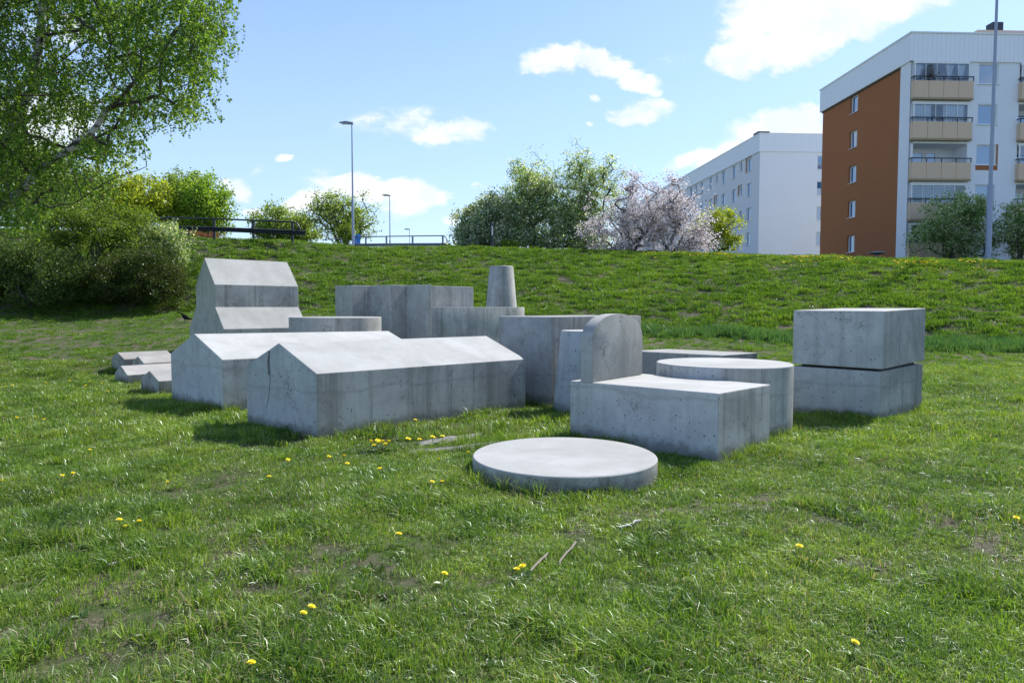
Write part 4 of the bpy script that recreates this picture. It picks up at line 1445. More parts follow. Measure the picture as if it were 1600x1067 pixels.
# parapet
mb = MB()
mb.fbox(FE, -0.10, LEN_E + 0.15, -0.5, 0.10, ZP, ZT)
mb.build('parapet', M['clad'], ap)
mb = MB()
mb.fbox(FF, 0.502, LEN_F, -0.5, 0.10, ZP, ZT)
mb.fbox(FF, -0.098, 0.5, -0.09, 0.098, ZP, ZT)
mb.build('parapet', M['clad'], ap)
mb = MB()
mb.fbox(FE, -0.13, LEN_E + 0.20, -0.55, 0.15, ZT, ZT + 0.10)
mb.fbox(FF, -0.14, LEN_F, -LEN_E - 0.1, 0.15, ZT + 0.003, ZT + 0.103)
mb.build('roof_edge', M['frame'], ap)
MB().fbox(FB, 1.09, LEN_E + 0.1, 0.0, 0.05, ZP - 0.10, ZP - 0.003).build('shadow_line', M['darkmetal'], ap)  # dark strip standing in for the shade below the parapet overhang
# roof house and vent
MB().fbox(FF, 7.9, 28, -9.5, -4.3, ZT + 0.1, ZT + 1.7).build('roof_house', M['roofbrown'], ap)
MB().fbox(FF, 7.4, 28.3, -9.8, -4.0, ZT + 1.7, ZT + 1.97).build('roof_slab', M['roofbrown'], ap)
MB().fbox(FF, 9.5, 10.3, -6.0, -5.3, ZT + 1.97, ZT + 3.1).build('vent_box', M['darkmetal'], ap)

for r_, cs, zb0 in balc:
    if cs > 12:
        continue
    W_ = 3.98
    s0, s1 = cs - 0.08, cs + W_ - 0.02
    # floor slab edge plus front panel in boards
    bal = MB().fbox(FF, s0, s1, -0.03, 0.32, zb0 - 0.12, zb0 + 0.0).build('balcony', M['beige_dark'], ap)
    nb = 4
    mpan = None
    for i in range(nb):
        a = s0 + (s1 - s0) * i / nb
        b2 = s0 + (s1 - s0) * (i + 1) / nb
        MB().fbox(FF, a + 0.012, b2 - 0.012, 0.27, 0.31, zb0 + 0.01, zb0 + 1.08).build('panel', M['beige'], bal)
    MB().fbox(FF, s0 + 0.004, s0 + 0.04, 0.0, 0.265, zb0 + 0.01, zb0 + 1.08).build('panel', M['beige'], bal)
    mr = MB()
    mr.fbox(FF, s0 - 0.02, s1 + 0.02, 0.26, 0.33, zb0 + 1.32, zb0 + 1.38)
    mr.fbox(FF, s0 - 0.02, s0 + 0.04, 0.0, 0.255, zb0 + 1.32, zb0 + 1.38)
    for i in range(nb + 1):
        a = s0 + 0.02 + (s1 - s0 - 0.04) * i / nb
        mr.fbox(FF, a - 0.025, a + 0.025, 0.275, 0.315, zb0 + 1.085, zb0 + 1.318)
    mr.build('railing', M['darkmetal'], bal)
    glazed = (r_ != 2) if cs < 1 else (r_ in (0, 2, 4))
    if glazed:
        zt = zb0 + 2.34
        zq = zb0 + 1.10
        mf = MB()
        g0, g1_ = s0 + 0.18, s1 - 0.20
        mf.fbox(FF, g0 - 0.10, g1_ + 0.02, 0.06, 0.14, zt - 0.10, zt + 0.06)
        mf.fbox(FF, g0 - 0.10, g1_ + 0.02, 0.06, 0.14, zb0 + 0.02, zb0 + 0.10)
        ng = 5
        for i in range(ng + 1):
            a = g0 + (g1_ - g0) * i / ng
            mf.fbox(FF, a - (0.035 if i in (0, ng) else 0.014), a + (0.035 if i in (0, ng) else 0.014), 0.062, 0.138, zb0 + 0.10, zt - 0.10)
        gf = mf.build('glazing', M['frame'], bal)
        for i in range(ng):
            a = g0 + (g1_ - g0) * i / ng + 0.035
            b2 = g0 + (g1_ - g0) * (i + 1) / ng - 0.035
            MB().fbox(FF, a, b2, 0.095, 0.105, zb0 + 0.10, zt - 0.10).build('glass_pane', M['glazing'], bal)
        # curtains or blinds just inside the glass
        if cs < 1:
            if r_ == 0:
                for a, wv in ((0.22, 0.62), (2.35, 0.6), (3.15, 0.6)):
                    vs = [FF.p(a, -0.05, zt - 0.12), FF.p(a + wv, -0.05, zt - 0.12), FF.p(a + wv * 0.62, -0.06, zb0 + 1.35), FF.p(a + wv * 0.38, -0.06, zb0 + 1.35),
                          FF.p(a, -0.07, zt - 0.12), FF.p(a + wv, -0.07, zt - 0.12), FF.p(a + wv * 0.62, -0.08, zb0 + 1.35), FF.p(a + wv * 0.38, -0.08, zb0 + 1.35)]
                    MB().add(vs, [(0, 1, 2, 3), (7, 6, 5, 4), (0, 4, 5, 1), (1, 5, 6, 2), (2, 6, 7, 3), (3, 7, 4, 0)]).build('curtain', M['curtain'], bal)
                MB().fbox(FF, 1.0, 1.75, -0.4, -0.38, zb0 + 0.3, zt - 0.12).build('curtain', M['curtain'], bal)
            if r_ in (1, 4):
                for a, b2 in (((0.30, 1.45), (2.25, 3.65)) if r_ == 1 else ((0.9, 2.4),)):
                    n_ = int((b2 - a) / 0.05)
                    vs, fs = [], []
                    for i in range(n_ + 1):
                        for z in (zb0 + 0.3, zt - 0.13):
                            for q in (0, 0.01):
                                vs.append(FF.p(a + (b2 - a) * i / n_, 0.02 + 0.025 * math.sin(i * 1.9) - q, z))
                    for i in range(n_):
                        k_ = i * 4
                        fs += [(k_, k_ + 4, k_ + 6, k_ + 2), (k_ + 1, k_ + 3, k_ + 7, k_ + 5)]
                    MB().add(vs, fs).build('curtain', M['curtain'], bal)
            if r_ == 3:
                for a, b2 in ((0.28, 1.75), (1.82, 3.3)):
                    mm = MB()
                    z = zb0 + 1.1
                    while z < zt - 0.14:
                        mm.fbox(FF, a, b2, 0.0, 0.03, z, z + 0.065)
                        z += 0.105
                    mm.build('blinds', M['blinds'], bal)
    # room wall behind: door and window
    for a, b2, c0 in ((0.15, 0.55, 0.9), (0.72, 1.85, 0.9), (2.0, 2.75, 0.1)):
        F2 = PF(c1 - Vector((-TD.x, -TD.y)) * 0 + TD * 1.5, SD, (-TD.x, -TD.y), Froot)
        window(bal, F2, cs + a, cs + b2, zb0 + c0, zb0 + 2.1, -0.002, sill=False)

# satellite dish on the top balcony
q = FF.p(1.30, 0.22, 16.95) + Vector(Froot)
dd_ = empty('satellite_dish', tuple(q), label='dark round satellite dish on the top left balcony', cat='satellite dish')
dd_.rotation_euler = (R(0), R(82), R(-28))
MB().lathe([(0.02, -0.13), (0.25, -0.09), (0.42, -0.02), (0.52, 0.06), (0.51, 0.075), (0.41, 0.0), (0.24, -0.07), (0.01, -0.11)], 32).build('dish', M['dish'], dd_, smooth=True)
MB().tube([(0.30, 0, -0.05), (0.20, 0, 0.35)], 0.012, 6).tube([(0.20, 0, 0.35), (0.14, 0, 0.40)], 0.035, 8).build('receiver_arm', M['darkmetal'], dd_)
MB().tube([(0.05, 0, -0.12), (0.38, 0, -0.2), (0.62, 0, -0.2)], 0.022, 6).build('bracket', M['darkmetal'], dd_)

# ------------------------------------------------------------------ pale apartment block farther back
c2 = Vector((26.8, 74.7))
G2Z = 3.5
r2_ = (c2.x, c2.y, G2Z)
ap2 = empty('apartment_block', r2_, label='long pale apartment block farther back with small windows', cat='building')
T2 = Vector((-0.087, 1)).normalized()
S2 = Vector((1.0, 0.06)).normalized()
F2L = PF(c2, T2, (-S2.x, -S2.y), r2_)
F2E = PF(c2, S2, (-T2.x, -T2.y), r2_)
Z2P, Z2T = 18.38, 20.23
L2 = 62.0
hs_, lst = [], []
for r_ in range(6):
    zt = 18.22 - 2.75 * r_
    s_ = 2.05
    while s_ < L2 - 8:
        for off, wd_, ht, kind_ in ((0, 1.15, 1.45, 'b'), (2.5, 0.7, 0.95, 's'), (4.15, 1.15, 1.45, 'b')):
            hs_.append((s_ + off, s_ + off + wd_, zt - ht, zt))
            lst.append((hs_[-1], kind_, r_))
        s_ += 7.3
wall_holes(F2L, 0, L2, 1.0, Z2P, hs_, 0.2).build('long_wall', M['white_wall3'], ap2)
for h_, kd_, r_ in lst:
    if h_[0] > 32 and r_ > 3:
        continue
    window(ap2, F2L, *h_, 0.18, sill=True, split=(0.3,) if kd_ == 'b' else None)
ehs = [(6.42, 7.6, 18.05 - 2.75 * r_ - 1.5, 18.05 - 2.75 * r_) for r_ in range(5)]
wall_holes(F2E, 0, 12, 1.0, Z2P, ehs, 0.2).build('end_wall', M['white_wall2'], ap2)
for h_ in ehs:
    window(ap2, F2E, *h_, 0.18, split=(0.5,))
MB().fbox(F2L, 0.3, L2, -12.0, -0.4, 1.0, Z2P - 0.01).build('inner_mass', M['white_wall3'], ap2)
MB().fbox(F2L, -0.12, L2, -0.4, 0.12, Z2P, Z2T).build('parapet', M['clad'], ap2)
MB().fbox(F2E, 0.402, 12.1, -0.4, 0.119, Z2P, Z2T).build('parapet', M['clad'], ap2)
MB().fbox(F2E, -0.15, 12.1, -L2, 0.15, Z2T, Z2T + 0.12).build('roof_edge', M['frame'], ap2)
MB().fbox(F2E, 0.3, 1.6, -2.4, -1.2, Z2T + 0.12, Z2T + 0.62).build('vent_box', M['darkmetal'], ap2)
for r_, off, wd_, ht in ((0, 2.05, 1.15, 1.45), (1, 4.55, 0.7, 0.95), (1, 11.85, 0.7, 0.95)):
    zt = 18.22 - 2.75 * r_
    MB().fbox(F2L, off + wd_ + 0.06, off + wd_ + 0.32, 0.003, 0.03, zt - ht - 0.05, zt + 0.08).build('accent_panel', M['brown_wall'], ap2)
    MB().fbox(F2L, off - 0.05, off + wd_ + 0.32, 0.003, 0.03, zt + 0.085, zt + 0.2).build('accent_panel', M['brown_wall'], ap2)

# ------------------------------------------------------------------ the crow
p = W(287, 500, 26.5)
zc_ = tz(p.x, p.y) + 0.03
crow = empty('crow', (p.x, p.y, zc_), label='black crow standing on the lawn left of the church-shaped block', cat='bird')
crow.scale = (1.15, 1.15, 1.15)
mb = MB()
rings = [(-0.035, 0.30, 0.018), (-0.055, 0.29, 0.034), (-0.045, 0.255, 0.036), (-0.02, 0.22, 0.046), (0.01, 0.185, 0.066), (0.05, 0.165, 0.074), (0.10, 0.145, 0.062), (0.15, 0.125, 0.042), (0.20, 0.11, 0.028), (0.25, 0.098, 0.022), (0.28, 0.092, 0.012)]
n = 12
vs, fs = [], []
for i, (x, z, r) in enumerate(rings):
    for k_ in range(n):
        a = 2 * math.pi * k_ / n
        vs.append((x + (0.3 if i > 1 else 0.6) * r * math.sin(a), r * math.cos(a) * 0.85, z + r * math.sin(a)))
for i in range(len(rings) - 1):
    fs += [(i * n + k_, i * n + (k_ + 1) % n, (i + 1) * n + (k_ + 1) % n, (i + 1) * n + k_) for k_ in range(n)]
fs += [tuple(range(n)), tuple(range((len(rings) - 1) * n, len(rings) * n))]
mb.add(vs, fs)
mb.build('body', M['black'], crow, smooth=True)
MB().tube([(-0.085, 0, 0.292), (-0.115, 0, 0.286), (-0.145, 0, 0.272)], [0.017, 0.013, 0.002], 8).build('beak', M['black'], crow, smooth=True)
for sg in (-1, 1):
    vs = [(0.0, sg * 0.055, 0.215), (0.08, sg * 0.070, 0.19), (0.17, sg * 0.045, 0.145), (0.27, sg * 0.018, 0.10), (0.15, sg * 0.055, 0.115), (0.04, sg * 0.066, 0.14)]
    vs2 = [(a, b2 + sg * 0.010, c_) for a, b2, c_ in vs]
    MB().add(vs + vs2, [tuple(range(6)), tuple(range(11, 5, -1))] + [(i, (i + 1) % 6, 6 + (i + 1) % 6, 6 + i) for i in range(6)]).build('wing', M['black'], crow)
    MB().tube([(0.05, sg * 0.025, 0.12), (0.035, sg * 0.027, 0.06), (0.045, sg * 0.028, 0.0)], 0.006, 5).tube([(0.045, sg * 0.028, 0.004), (0.0, sg * 0.04, 0.003)], 0.005, 4).tube([(0.045, sg * 0.028, 0.004), (-0.005, sg * 0.02, 0.003)], 0.005, 4).build('leg', M['black'], crow)


# ------------------------------------------------------------------ grass
def inside_any(x, y):
    hit = np.zeros(len(x), bool)
    for poly in FOOT:
        px_ = np.array([q[0] for q in poly])
        py_ = np.array([q[1] for q in poly])
        c_ = np.zeros(len(x), bool)
        j = len(poly) - 1
        for i in range(len(poly)):
            cond = ((py_[i] > y) != (py_[j] > y)) & (x < (px_[j] - px_[i]) * (y - py_[i]) / (py_[j] - py_[i] + 1e-12) + px_[i])
            c_ ^= cond
            j = i
        hit |= c_
    return hit


def blades(n, rad, h0, h1, wdt, lean, name, mat, segs=2, flat=0.0, upright=False):
    """one tuft: n curved tapering blades"""
    V, Q, rn = [], [], []
    vq = []
    for i in range(n):
        a = RNG.random() * 2 * math.pi
        r = rad * math.sqrt(RNG.random())
        x, y = r * math.cos(a), r * math.sin(a)
        h = RNG.uniform(h0, h1)
        da = a + RNG.normal() * 1.2
        le = abs(RNG.normal()) * lean * h + lean * h * 0.3
        wv = wdt * RNG.uniform(0.6, 1.3)
        fa = RNG.random() * math.pi
        ox, oy = math.cos(fa) * wv / 2, math.sin(fa) * wv / 2
        dx_, dy_ = math.cos(da), math.sin(da)
        mh = h * (0.62 if not flat else 0.35)
        mid = (x + dx_ * le * 0.35, y + dy_ * le * 0.35, mh)
        tip = (x + dx_ * le, y + dy_ * le, h * (1 - flat * 0.5) - 0.25 * le * (1 if not upright else 0))
        k_ = len(V)
        V += [(x - ox, y - oy, -0.02), (x + ox, y + oy, -0.02), (mid[0] + ox * 0.8, mid[1] + oy * 0.8, mid[2]), (mid[0] - ox * 0.8, mid[1] - oy * 0.8, mid[2]), tip]
        Q += [(k_, k_ + 1, k_ + 2), (k_, k_ + 2, k_ + 3), (k_ + 3, k_ + 2, k_ + 4)]
        rv = RNG.random()
        rn += [rv] * 3
    me = np_mesh(name, np.array(V), np.array(Q), {'rnd': np.array(rn)})
    me.materials.append(mat)
    return bpy.data.objects.new(name, me)


def rosette(n, L, name, mat):
    """broad-leaved weed: flat rosette"""
    V, Q, rn = [], [], []
    for i in range(n):
        a = RNG.random() * 2 * math.pi
        l_ = L * RNG.uniform(0.6, 1.1)
        wv = l_ * 0.22
        c_, s_ = math.cos(a), math.sin(a)
        up_ = RNG.uniform(0.15, 0.5) * l_
        k_ = len(V)
        V += [(0, 0, 0.0), (c_ * l_ * .45 - s_ * wv, s_ * l_ * .45 + c_ * wv, up_ * .8), (c_ * l_, s_ * l_, up_ * 0.7), (c_ * l_ * .45 + s_ * wv, s_ * l_ * .45 - c_ * wv, up_ * .8)]
        Q += [(k_, k_ + 1, k_ + 2), (k_, k_ + 2, k_ + 3)]
        rv = RNG.random()
        rn += [rv] * 2
    me = np_mesh(name, np.array(V), np.array(Q), {'rnd': np.array(rn)})
    me.materials.append(mat)
    return bpy.data.objects.new(name, me)


def proto_coll(name, obs):
    c_ = bpy.data.collections.new(name)
    for i, o_ in enumerate(obs):
        o_.name = '%s_%02d' % (name, i)
        c_.objects.link(o_)
    return c_


def scatter(name, pts, tilt, scl, idx, coll, label):
    n_ = len(pts)
    me = bpy.data.meshes.new(name)
    me.vertices.add(n_)
    me.vertices.foreach_set('co', np.ascontiguousarray(pts, dtype=np.float32).ravel())
    rot = np.zeros((n_, 3), np.float32)
    rot[:, 0] = RNG.normal(size=n_) * tilt
    rot[:, 1] = RNG.normal(size=n_) * tilt
    rot[:, 2] = RNG.random(n_) * 2 * math.pi
    for nm, typ, arr_ in (('rot', 'FLOAT_VECTOR', rot), ('scl', 'FLOAT', scl), ('idx', 'INT', idx)):
        at = me.attributes.new(nm, typ, 'POINT')
        if typ == 'FLOAT_VECTOR':
            at.data.foreach_set('vector', arr_.ravel())
        else:
            at.data.foreach_set('value', np.ascontiguousarray(arr_, dtype=np.int32 if typ == 'INT' else np.float32))
    ob = link_mesh(name, me, kind='stuff', label=label)
    gt = bpy.data.node_groups.new(name + '_nodes', 'GeometryNodeTree')
    gt.interface.new_socket('Geometry', in_out='INPUT', socket_type='NodeSocketGeometry')
    gt.interface.new_socket('Geometry', in_out='OUTPUT', socket_type='NodeSocketGeometry')
    N_, K = gt.nodes, gt.links
    gi_ = N_.new('NodeGroupInput')
    go = N_.new('NodeGroupOutput')
    ci = N_.new('GeometryNodeCollectionInfo')
    ci.inputs['Collection'].default_value = coll
    ci.inputs['Separate Children'].default_value = True
    ci.inputs['Reset Children'].default_value = True
    ip = N_.new('GeometryNodeInstanceOnPoints')
    ip.inputs['Pick Instance'].default_value = True

    def na_(nm, dt):
        x = N_.new('GeometryNodeInputNamedAttribute')
        x.data_type = dt
        x.inputs['Name'].default_value = nm
        return x.outputs[0]
    er = N_.new('FunctionNodeEulerToRotation')
    K.new(na_('rot', 'FLOAT_VECTOR'), er.inputs[0])
    K.new(gi_.outputs[0], ip.inputs['Points'])
    K.new(ci.outputs[0], ip.inputs['Instance'])
    K.new(na_('idx', 'INT'), ip.inputs['Instance Index'])
    K.new(er.outputs[0], ip.inputs['Rotation'])
    K.new(na_('scl', 'FLOAT'), ip.inputs['Scale'])
    K.new(ip.outputs[0], go.inputs[0])
    md = ob.modifiers.new('scatter', 'NODES')
    md.node_group = gt
    return ob


def fan(n, y0, y1, half=0.86, pad=1.2, power=1.0):
    """points in the wedge of ground seen from the viewpoint, with a margin"""
    yy = y0 + (y1 - y0) * RNG.random(n) ** power
    # area weighting
    keep = RNG.random(n) < (yy * half + pad) / (y1 * half + pad)
    yy = yy[keep]
    xx = (RNG.random(len(yy)) * 2 - 1) * (yy * half + pad)
    return xx, yy


protos = [blades(52, 0.075, 0.02, 0.055, 0.0042, 0.9, 'a', M['grass']) for _ in range(5)]
protos += [blades(40, 0.05, 0.04, 0.085, 0.0046, 0.75, 'b', M['grass']) for _ in range(4)]
protos += [blades(22, 0.09, 0.008, 0.03, 0.004, 2.2, 'c', M['dry'], flat=0.6) for _ in range(3)]
protos += [rosette(9, 0.05, 'd', M['weed']), rosette(14, 0.028, 'e', M['weed'])]
PC = proto_coll('tuft_near', protos)


def lawn(name, n, y0, y1, scale, label, coll=PC, tall=0.35, dens_min=0.34, half=0.86, pad=1.2):
    x, y = fan(n, y0, y1, half, pad)
    ins_ = inside_any(x, y)
    n1_ = vnoise(x, y, 0.9, 5) * 0.35 + vnoise(x, y, 2.6, 6) * 0.33 + vnoise(x, y, 6.0, 8) * 0.32
    if y1 < 20:
        n1_ = n1_ - 0.05
    keep = (~ins_) & (RNG.random(len(x)) < np.clip((n1_ - 0.26) * 4.5, dens_min, 1))
    x, y, n1_ = x[keep], y[keep], n1_[keep]
    n2_ = vnoise(x, y, 1.5, 11) * 0.45 + vnoise(x, y, 4.2, 12) * 0.35 + (n1_ - 0.1) * 0.35
    rr_ = RNG.random(len(x))
    idx = RNG.integers(0, 5, len(x))
    tallm = rr_ < np.clip((n2_ - 0.5) * 3.2, 0.015, 0.9) * tall * 2.0
    idx = np.where(tallm, RNG.integers(5, 9, len(x)), idx)
    near_slab = np.exp(-(((x + 0.55) / 0.95) ** 2 + ((y - 7.75) / 0.65) ** 2))
    drym = RNG.random(len(x)) < np.clip(0.52 - n1_, 0.03, 0.5) * 1.7 + 0.65 * near_slab
    idx = np.where(drym, RNG.integers(9, 12, len(x)), idx)
    wm = RNG.random(len(x)) < np.clip((vnoise(x, y, 1.9, 21) - 0.55) * 0.8, 0.01, 0.3)
    idx = np.where(wm, RNG.integers(12, 14, len(x)), idx)
    clump_ = np.hypot(x + 1.46, y - 7.44) < 0.26
    idx = np.where(clump_ & (RNG.random(len(x)) < 0.7), 12, idx)
    z = terrain(x, y)
    sc = scale * RNG.uniform(0.7, 1.3, len(x)) * (0.45 + 1.1 * n2_)
    if y1 > 30:
        foot_ = np.interp(x / y, _r, _yb)
        sc *= 0.45 + 0.55 * np.clip((y - foot_ + 2) / 3, 0, 1)
        pc_ = W(287, 500, 26.5)
        sc *= np.clip(np.hypot(x - pc_.x, y - pc_.y + 0.3) / 1.0, 0.25, 1)
    return scatter(name, np.stack([x, y, z], -1), 0.13, sc, idx, coll, label)


lawn('lawn_grass', 72000, 1.2, 8.0, 1.0, 'short tufted green lawn grass with bare and dry patches in the foreground', tall=0.5)
lawn('lawn_grass', 62000, 8.0, 17.0, 1.45, 'green lawn grass around and beside the sculpture', tall=0.25, pad=2)
protos = [blades(90, 0.22, 0.05, 0.13, 0.014, 0.7, 'a', M['grass_far']) for _ in range(5)]
protos += [blades(80, 0.20, 0.07, 0.16, 0.014, 0.5, 'b', M['grass_far']) for _ in range(4)]
protos += [blades(50, 0.22, 0.02, 0.08, 0.012, 1.6, 'c', M['dry'], flat=0.5) for _ in range(3)]
protos += [rosette(16, 0.10, 'd', M['weed']), rosette(20, 0.08, 'e', M['weed'])]
PF_ = proto_coll('tuft_far', protos)
lawn('bank_grass', 62000, 17.0, 48.0, 1.05, 'rougher grass covering the back lawn and the bank', coll=PF_, tall=0.22, pad=5, dens_min=0.8)


# straw and dead leaves matted over the worn places
x, y = fan(30000, 1.2, 12.0)
keep = ~inside_any(x, y)
n1_ = vnoise(x, y, 0.9, 5) * 0.35 + vnoise(x, y, 2.6, 6) * 0.33 + vnoise(x, y, 6.0, 8) * 0.32 - 0.05
keep &= RNG.random(len(x)) < np.clip((0.44 - n1_) * 3.5, 0.03, 1)
x, y = x[keep], y[keep]
lit_ = [blades(16, 0.07, 0.004, 0.016, 0.004, 3.0, 'a', M['dry'], flat=0.9) for _ in range(4)] + [rosette(7, 0.022, 'b', M['dry']), rosette(10, 0.03, 'c', M['weed'])]
PL = proto_coll('tuft_litter', lit_)
scatter('straw_litter', np.stack([x, y, terrain(x, y) + 0.003], -1), 0.1, RNG.uniform(0.6, 1.3, len(x)), RNG.integers(0, 6, len(x)), PL, 'dead straw, small weeds and leaf litter over the worn patches of the lawn')


# long uncut grass against the blocks
def rim_points(poly, spacing, off0, off1):
    out_ = []
    c_ = Vector((sum(q[0] for q in poly) / len(poly), sum(q[1] for q in poly) / len(poly)))
    for a, b2 in zip(poly, poly[1:] + poly[:1]):
        a, b2 = Vector(a), Vector(b2)
        L_ = (b2 - a).length
        nrm = Vector(((b2 - a).y, -(b2 - a).x)).normalized()
        if nrm.dot((a + b2) / 2 - c_) < 0:
            nrm = -nrm
        for i in range(max(1, int(L_ / spacing))):
            if random.random() < 0.75:
                q = a.lerp(b2, random.random()) + nrm * random.uniform(off0, off1)
                out_.append(q)
    return out_


rp_ = []
for poly in FOOT:
    rp_ += rim_points(poly, 0.026, 0.015, 0.12)
xr = np.array([q.x for q in rp_])
yr = np.array([q.y for q in rp_])
kp = ~inside_any(xr, yr) & (vnoise(xr, yr, 2.3, 31) > 0.24)
xr, yr = xr[kp], yr[kp]
protos = [blades(26, 0.045, 0.06, 0.20, 0.005, 0.45, 'a', M['grass'], upright=True) for _ in range(4)] + [blades(14, 0.05, 0.06, 0.16, 0.004, 0.6, 'b', M['dry'], upright=True), rosette(12, 0.07, 'c', M['weed'])]
PR = proto_coll('tuft_rim', protos)
scl_ = RNG.uniform(0.45, 1.0, len(xr)) * (0.5 + 0.7 * vnoise(xr, yr, 1.2, 33))
scatter('edge_grass', np.stack([xr, yr, terrain(xr, yr)], -1), 0.1, scl_, np.where(RNG.random(len(xr)) < 0.78, RNG.integers(0, 4, len(xr)), RNG.integers(4, 6, len(xr))), PR,
        'longer uncut grass along the feet of the concrete blocks')

# daffodil foliage strip at the foot of the bank
protos = [blades(20, 0.12, 0.16, 0.36, 0.018, 0.3, 'a', M['bluegrass'], upright=True) for _ in range(4)]
PB = proto_coll('tuft_daffodil', protos)
n_ = 5200
rr_ = RNG.uniform((560 - 800) / FPX, (1720 - 800) / FPX, n_)
yb_ = np.interp(rr_, _r, _yb)
yy_ = yb_ + RNG.normal(size=n_) * 0.45 - 0.15
xx_ = rr_ * yy_
kp = (vnoise(xx_, yy_, 0.55, 41) + 0.25 * vnoise(xx_, yy_, 2.0, 42) > 0.34)
xx_, yy_ = xx_[kp], yy_[kp]
scatter('daffodil_leaves', np.stack([xx_, yy_, terrain(xx_, yy_)], -1), 0.08, RNG.uniform(0.6, 1.15, len(xx_)), RNG.integers(0, 4, len(xx_)), PB,
        'strip of taller blue-green daffodil leaves at the foot of the bank')


# ------------------------------------------------------------------ dandelions
def dandelion_parts(seed):
    rs = random.Random(seed)
    fl = MB()
    for ring, (r, z, n_, tl) in enumerate(((0.021, 0.0, 22, 0.004), (0.016, 0.003, 18, 0.006), (0.010, 0.005, 12, 0.008))):
        for i in range(n_):
            a = 2 * math.pi * (i + 0.5 * ring + rs.random() * 0.4) / n_
            c_, s_ = math.cos(a), math.sin(a)
            wv = r * 0.15
            rr2 = r * rs.uniform(0.85, 1.1)
            fl.add([(c_ * 0.002 - s_ * wv * .5, s_ * 0.002 + c_ * wv * .5, z), (c_ * 0.002 + s_ * wv * .5, s_ * 0.002 - c_ * wv * .5, z),
                    (c_ * rr2 + s_ * wv, s_ * rr2 - c_ * wv, z + tl), (c_ * rr2 - s_ * wv, s_ * rr2 + c_ * wv, z + tl)], [(0, 1, 2, 3)])
    fl.lathe([(0.004, -0.006), (0.009, 0.0), (0.008, 0.006), (0.002, 0.009)], 8)
    return fl


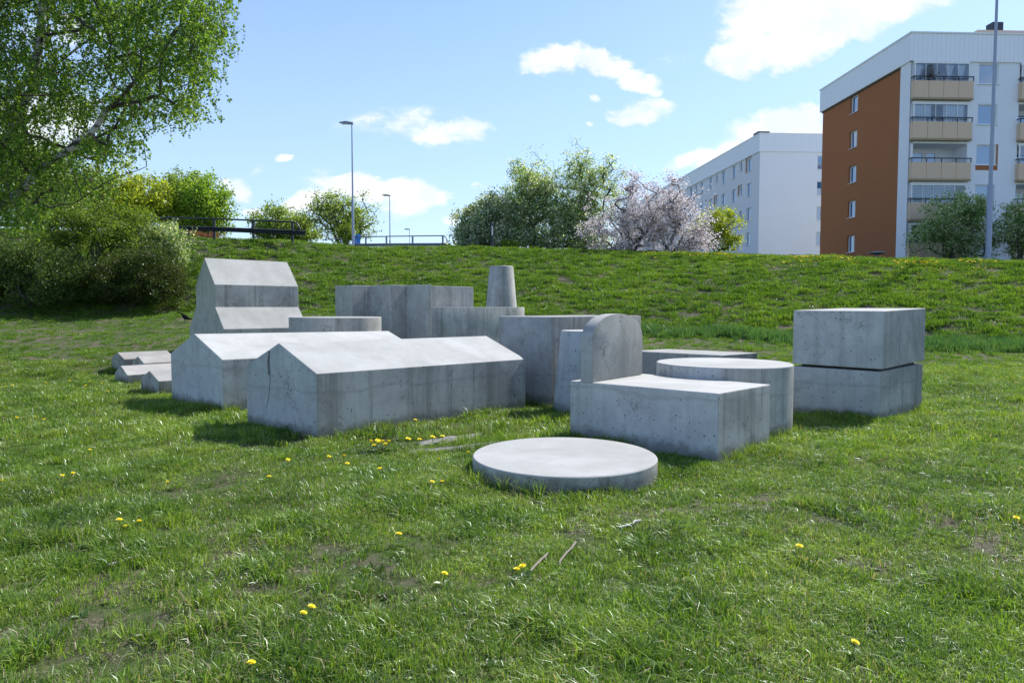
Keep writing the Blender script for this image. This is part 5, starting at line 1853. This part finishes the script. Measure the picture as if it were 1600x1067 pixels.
fmesh = dandelion_parts(1)
proto_d = empty('dandelion', (0, 0, 0))
me = bpy.data.meshes.new('flower_head')
me.from_pydata([tuple(v) for v in fmesh.v], [], fmesh.f)
me.materials.append(M['yellow'])
fh = link_mesh('flower_head', me, proto_d, (0.004, 0, 0.075))
fh.rotation_euler = (R(10), R(8), 0)
MB().tube([(0, 0, -0.02), (0.002, 0, 0.04), (0.004, 0, 0.073)], [0.0022, 0.0022, 0.003], 5).build('stem', M['stem'], proto_d)
lm = rosette(7, 0.07, 'leaves', M['weed']).data
link_mesh('leaves', lm, proto_d, (0, 0, 0.004))
KIDS = list(proto_d.children)
DAND = {
    'yellow dandelion in the dense clump at the near end of the sunken slabs': [(-1.454, 7.424), (-1.373, 7.50), (-1.494, 7.55), (-1.58, 7.50), (-1.415, 7.44), (-1.37, 7.36), (-1.49, 7.36)],
    'bright dandelion between the sunken slabs, farthest right of that row': [(-0.82, 7.878)],
    'dandelion between the sunken slabs, second from the right of that row': [(-0.926, 7.80)],
    'dandelion between the sunken slabs, third from the right of that row': [(-1.066, 7.768)],
    'dandelion between the sunken slabs, leftmost of that row beside the clump': [(-1.192, 7.732)],
    'yellow dandelion close against the long wall of the cracked block': [(-1.285, 9.05)],
    'lone dandelion left of the dense clump, second in a loose row of four': [(-1.869, 6.875)],
    'lone dandelion left of the dense clump, third in a loose row of four': [(-1.72, 6.9)],
    'lone dandelion just below the dense clump, nearest in a loose row of four': [(-1.596, 6.551)],
    'lone dandelion in front of the near corner of the cracked block': [(-2.25, 6.75)],
    'lone dandelion on the lawn straight below the dense dandelion clump': [(-1.219, 6.304)],
    'bright dandelion just left of the round slab, larger of a pair': [(-0.603, 5.881)],
    'small dandelion just left of the round slab, smaller of a pair': [(-0.70, 5.86)],
    'small dandelion between the nearer sunken slab and the round slab': [(-0.72, 6.72)],
    'yellow dandelion at the left rim of the round slab': [(-0.46, 7.05)],
    'dandelion touching the foot of the left brown stick, right one of a pair': [(0.07, 3.93)],
    'dandelion left of the left brown stick, left one of a pair': [(0.02, 3.89)],
    'rightmost dandelion of the trio behind the bleached white stick': [(-2.646, 4.767)],
    'leftmost dandelion of the trio behind the bleached white stick': [(-2.789, 4.794)],
    'nearest dandelion of the trio behind the bleached white stick': [(-2.688, 4.672)],
    'lone dandelion at the left of the lawn, above the pair of dandelions': [(-4.545, 7.263)],
    'nearer dandelion of the close pair at the left of the lawn': [(-4.054, 6.097)],
    'farther dandelion of the close pair at the left of the lawn': [(-4.02, 6.2)],
    'dandelion at the very left edge of the lawn, below the others there': [(-4.499, 5.987)],
    'lone dandelion on the open lawn, left one of two in front of the cracked block': [(-2.997, 5.902)],
    'lone dandelion on the open lawn, right one of two in front of the cracked block': [(-2.18, 6.097)],
    'bright dandelion in the foreground left of the two brown sticks, standing alone': [(-0.394, 3.853)],
    'dandelion in the foreground left of centre, upper of a close pair': [(-1.041, 3.426)],
    'dandelion in the foreground left of centre, lower of a close pair': [(-1.055, 3.36)],
    'dandelion at the very bottom edge of the view left of centre': [(-1.126, 2.86)],
    'yellow dandelion in the middle foreground left of centre': [(-0.746, 4.47)],
    'large yellow dandelion at the bottom right of the lawn': [(1.552, 3.031)],
    'yellow dandelion in the right foreground': [(1.805, 4.251)],
    'yellow dandelion at the right edge of the lawn': [(3.623, 4.836)],
    'yellow dandelion far out on the left lawn': [(-10.289, 13.83), (-9.997, 13.607), (-9.898, 13.183), (-6.531, 9.321), (-6.721, 9.218), (-6.287, 9.118), (-9.475, 14.543), (-9.256, 13.499), (-9.9, 13.3), (-10.05, 13.5),
                                                    (-8.1, 12.9), (-7.9, 13.1), (-8.4, 13.5), (-7.6, 12.4), (-8.8, 15.2), (-7.2, 12.1)],
    'farthest dandelion on the strip of lawn behind the waist-high round drum': [(6.2, 15.0)],
    'nearest dandelion on the strip of lawn behind the waist-high round drum': [(5.9, 13.9)],
    'rightmost dandelion on the strip of lawn behind the waist-high round drum': [(6.4, 14.6)],
}
first = True
for lab, ps in DAND.items():
    for (x, y) in ps:
        if first:
            r_ = proto_d
            first = False
        else:
            r_ = proto_d.copy()
            COL.objects.link(r_)
            for ch in KIDS:
                c_ = ch.copy()
                c_.parent = r_
                COL.objects.link(c_)
        sc = random.uniform(0.9, 1.15) * (1.15 if y > 9 else 1.0) * (1.45 if 'slabs' in lab else 1.0)
        r_.location = (x, y, tz(x, y) + 0.005)
        r_.rotation_euler = (R(random.uniform(-10, 10)), R(random.uniform(-10, 10)), random.uniform(0, 6.28))
        r_.scale = (sc, sc, sc)
        tag(r_, label=lab, cat='flower', group='dandelions on the lawn')
# uncounted yellow bloom along the crest
fo = bpy.data.objects.new('far_bloom', me.copy())
PD = proto_coll('bloom_far', [fo])
n_ = 900
rr_ = RNG.uniform((1000 - 800) / FPX, (1720 - 800) / FPX, n_)
yc_ = np.interp(rr_, _r, _yc)
yy_ = yc_ - np.abs(RNG.normal(size=n_)) * 0.9 - 0.1
xx_ = rr_ * yy_
kp = vnoise(xx_, yy_, 0.8, 51) > 0.42
xx_, yy_ = xx_[kp], yy_[kp]
scatter('crest_dandelions', np.stack([xx_, yy_, terrain(xx_, yy_) + 0.10], -1), 0.3, RNG.uniform(1.6, 2.6, len(xx_)), np.zeros(len(xx_), int), PD, 'sprinkling of yellow dandelions along the top of the bank')


# ------------------------------------------------------------------ sticks
def stick(a, b2, r, mat, label, bend=0.01):
    a, b2 = Vector((*a, 0)), Vector((*b2, 0))
    za, zb2 = tz(a.x, a.y) + 0.03, tz(b2.x, b2.y) + 0.045
    d = b2 - a
    pts = []
    for i in range(7):
        f = i / 6
        q = a + d * f
        pts.append((d.x * f + random.uniform(-1, 1) * bend, d.y * f + random.uniform(-1, 1) * bend, (zb2 - za) * f + random.uniform(0, 1) * bend))
    rs = [r * random.uniform(0.75, 1.1) for _ in pts]
    rs[-1] *= 0.7
    MB().tube(pts, rs, 7).build('stick', M[mat], loc=(a.x, a.y, za), smooth=True, label=label, cat='stick')


stick((0.106, 3.974), (0.228, 4.262), 0.008, 'stick', 'brown dry stick on the grass beside the dandelion, left one of two', 0.006)
stick((0.289, 4.144), (0.431, 4.482), 0.0075, 'stick', 'brown dry stick on the grass, right one of two', 0.006)
stick((-2.462, 4.093), (-2.36, 4.23), 0.010, 'palestick', 'short bleached white stick in the left foreground', 0.003)
stick((0.767, 4.794), (0.93, 4.915), 0.008, 'palestick', 'thin curved whitish stick lying below the round slab', 0.012)
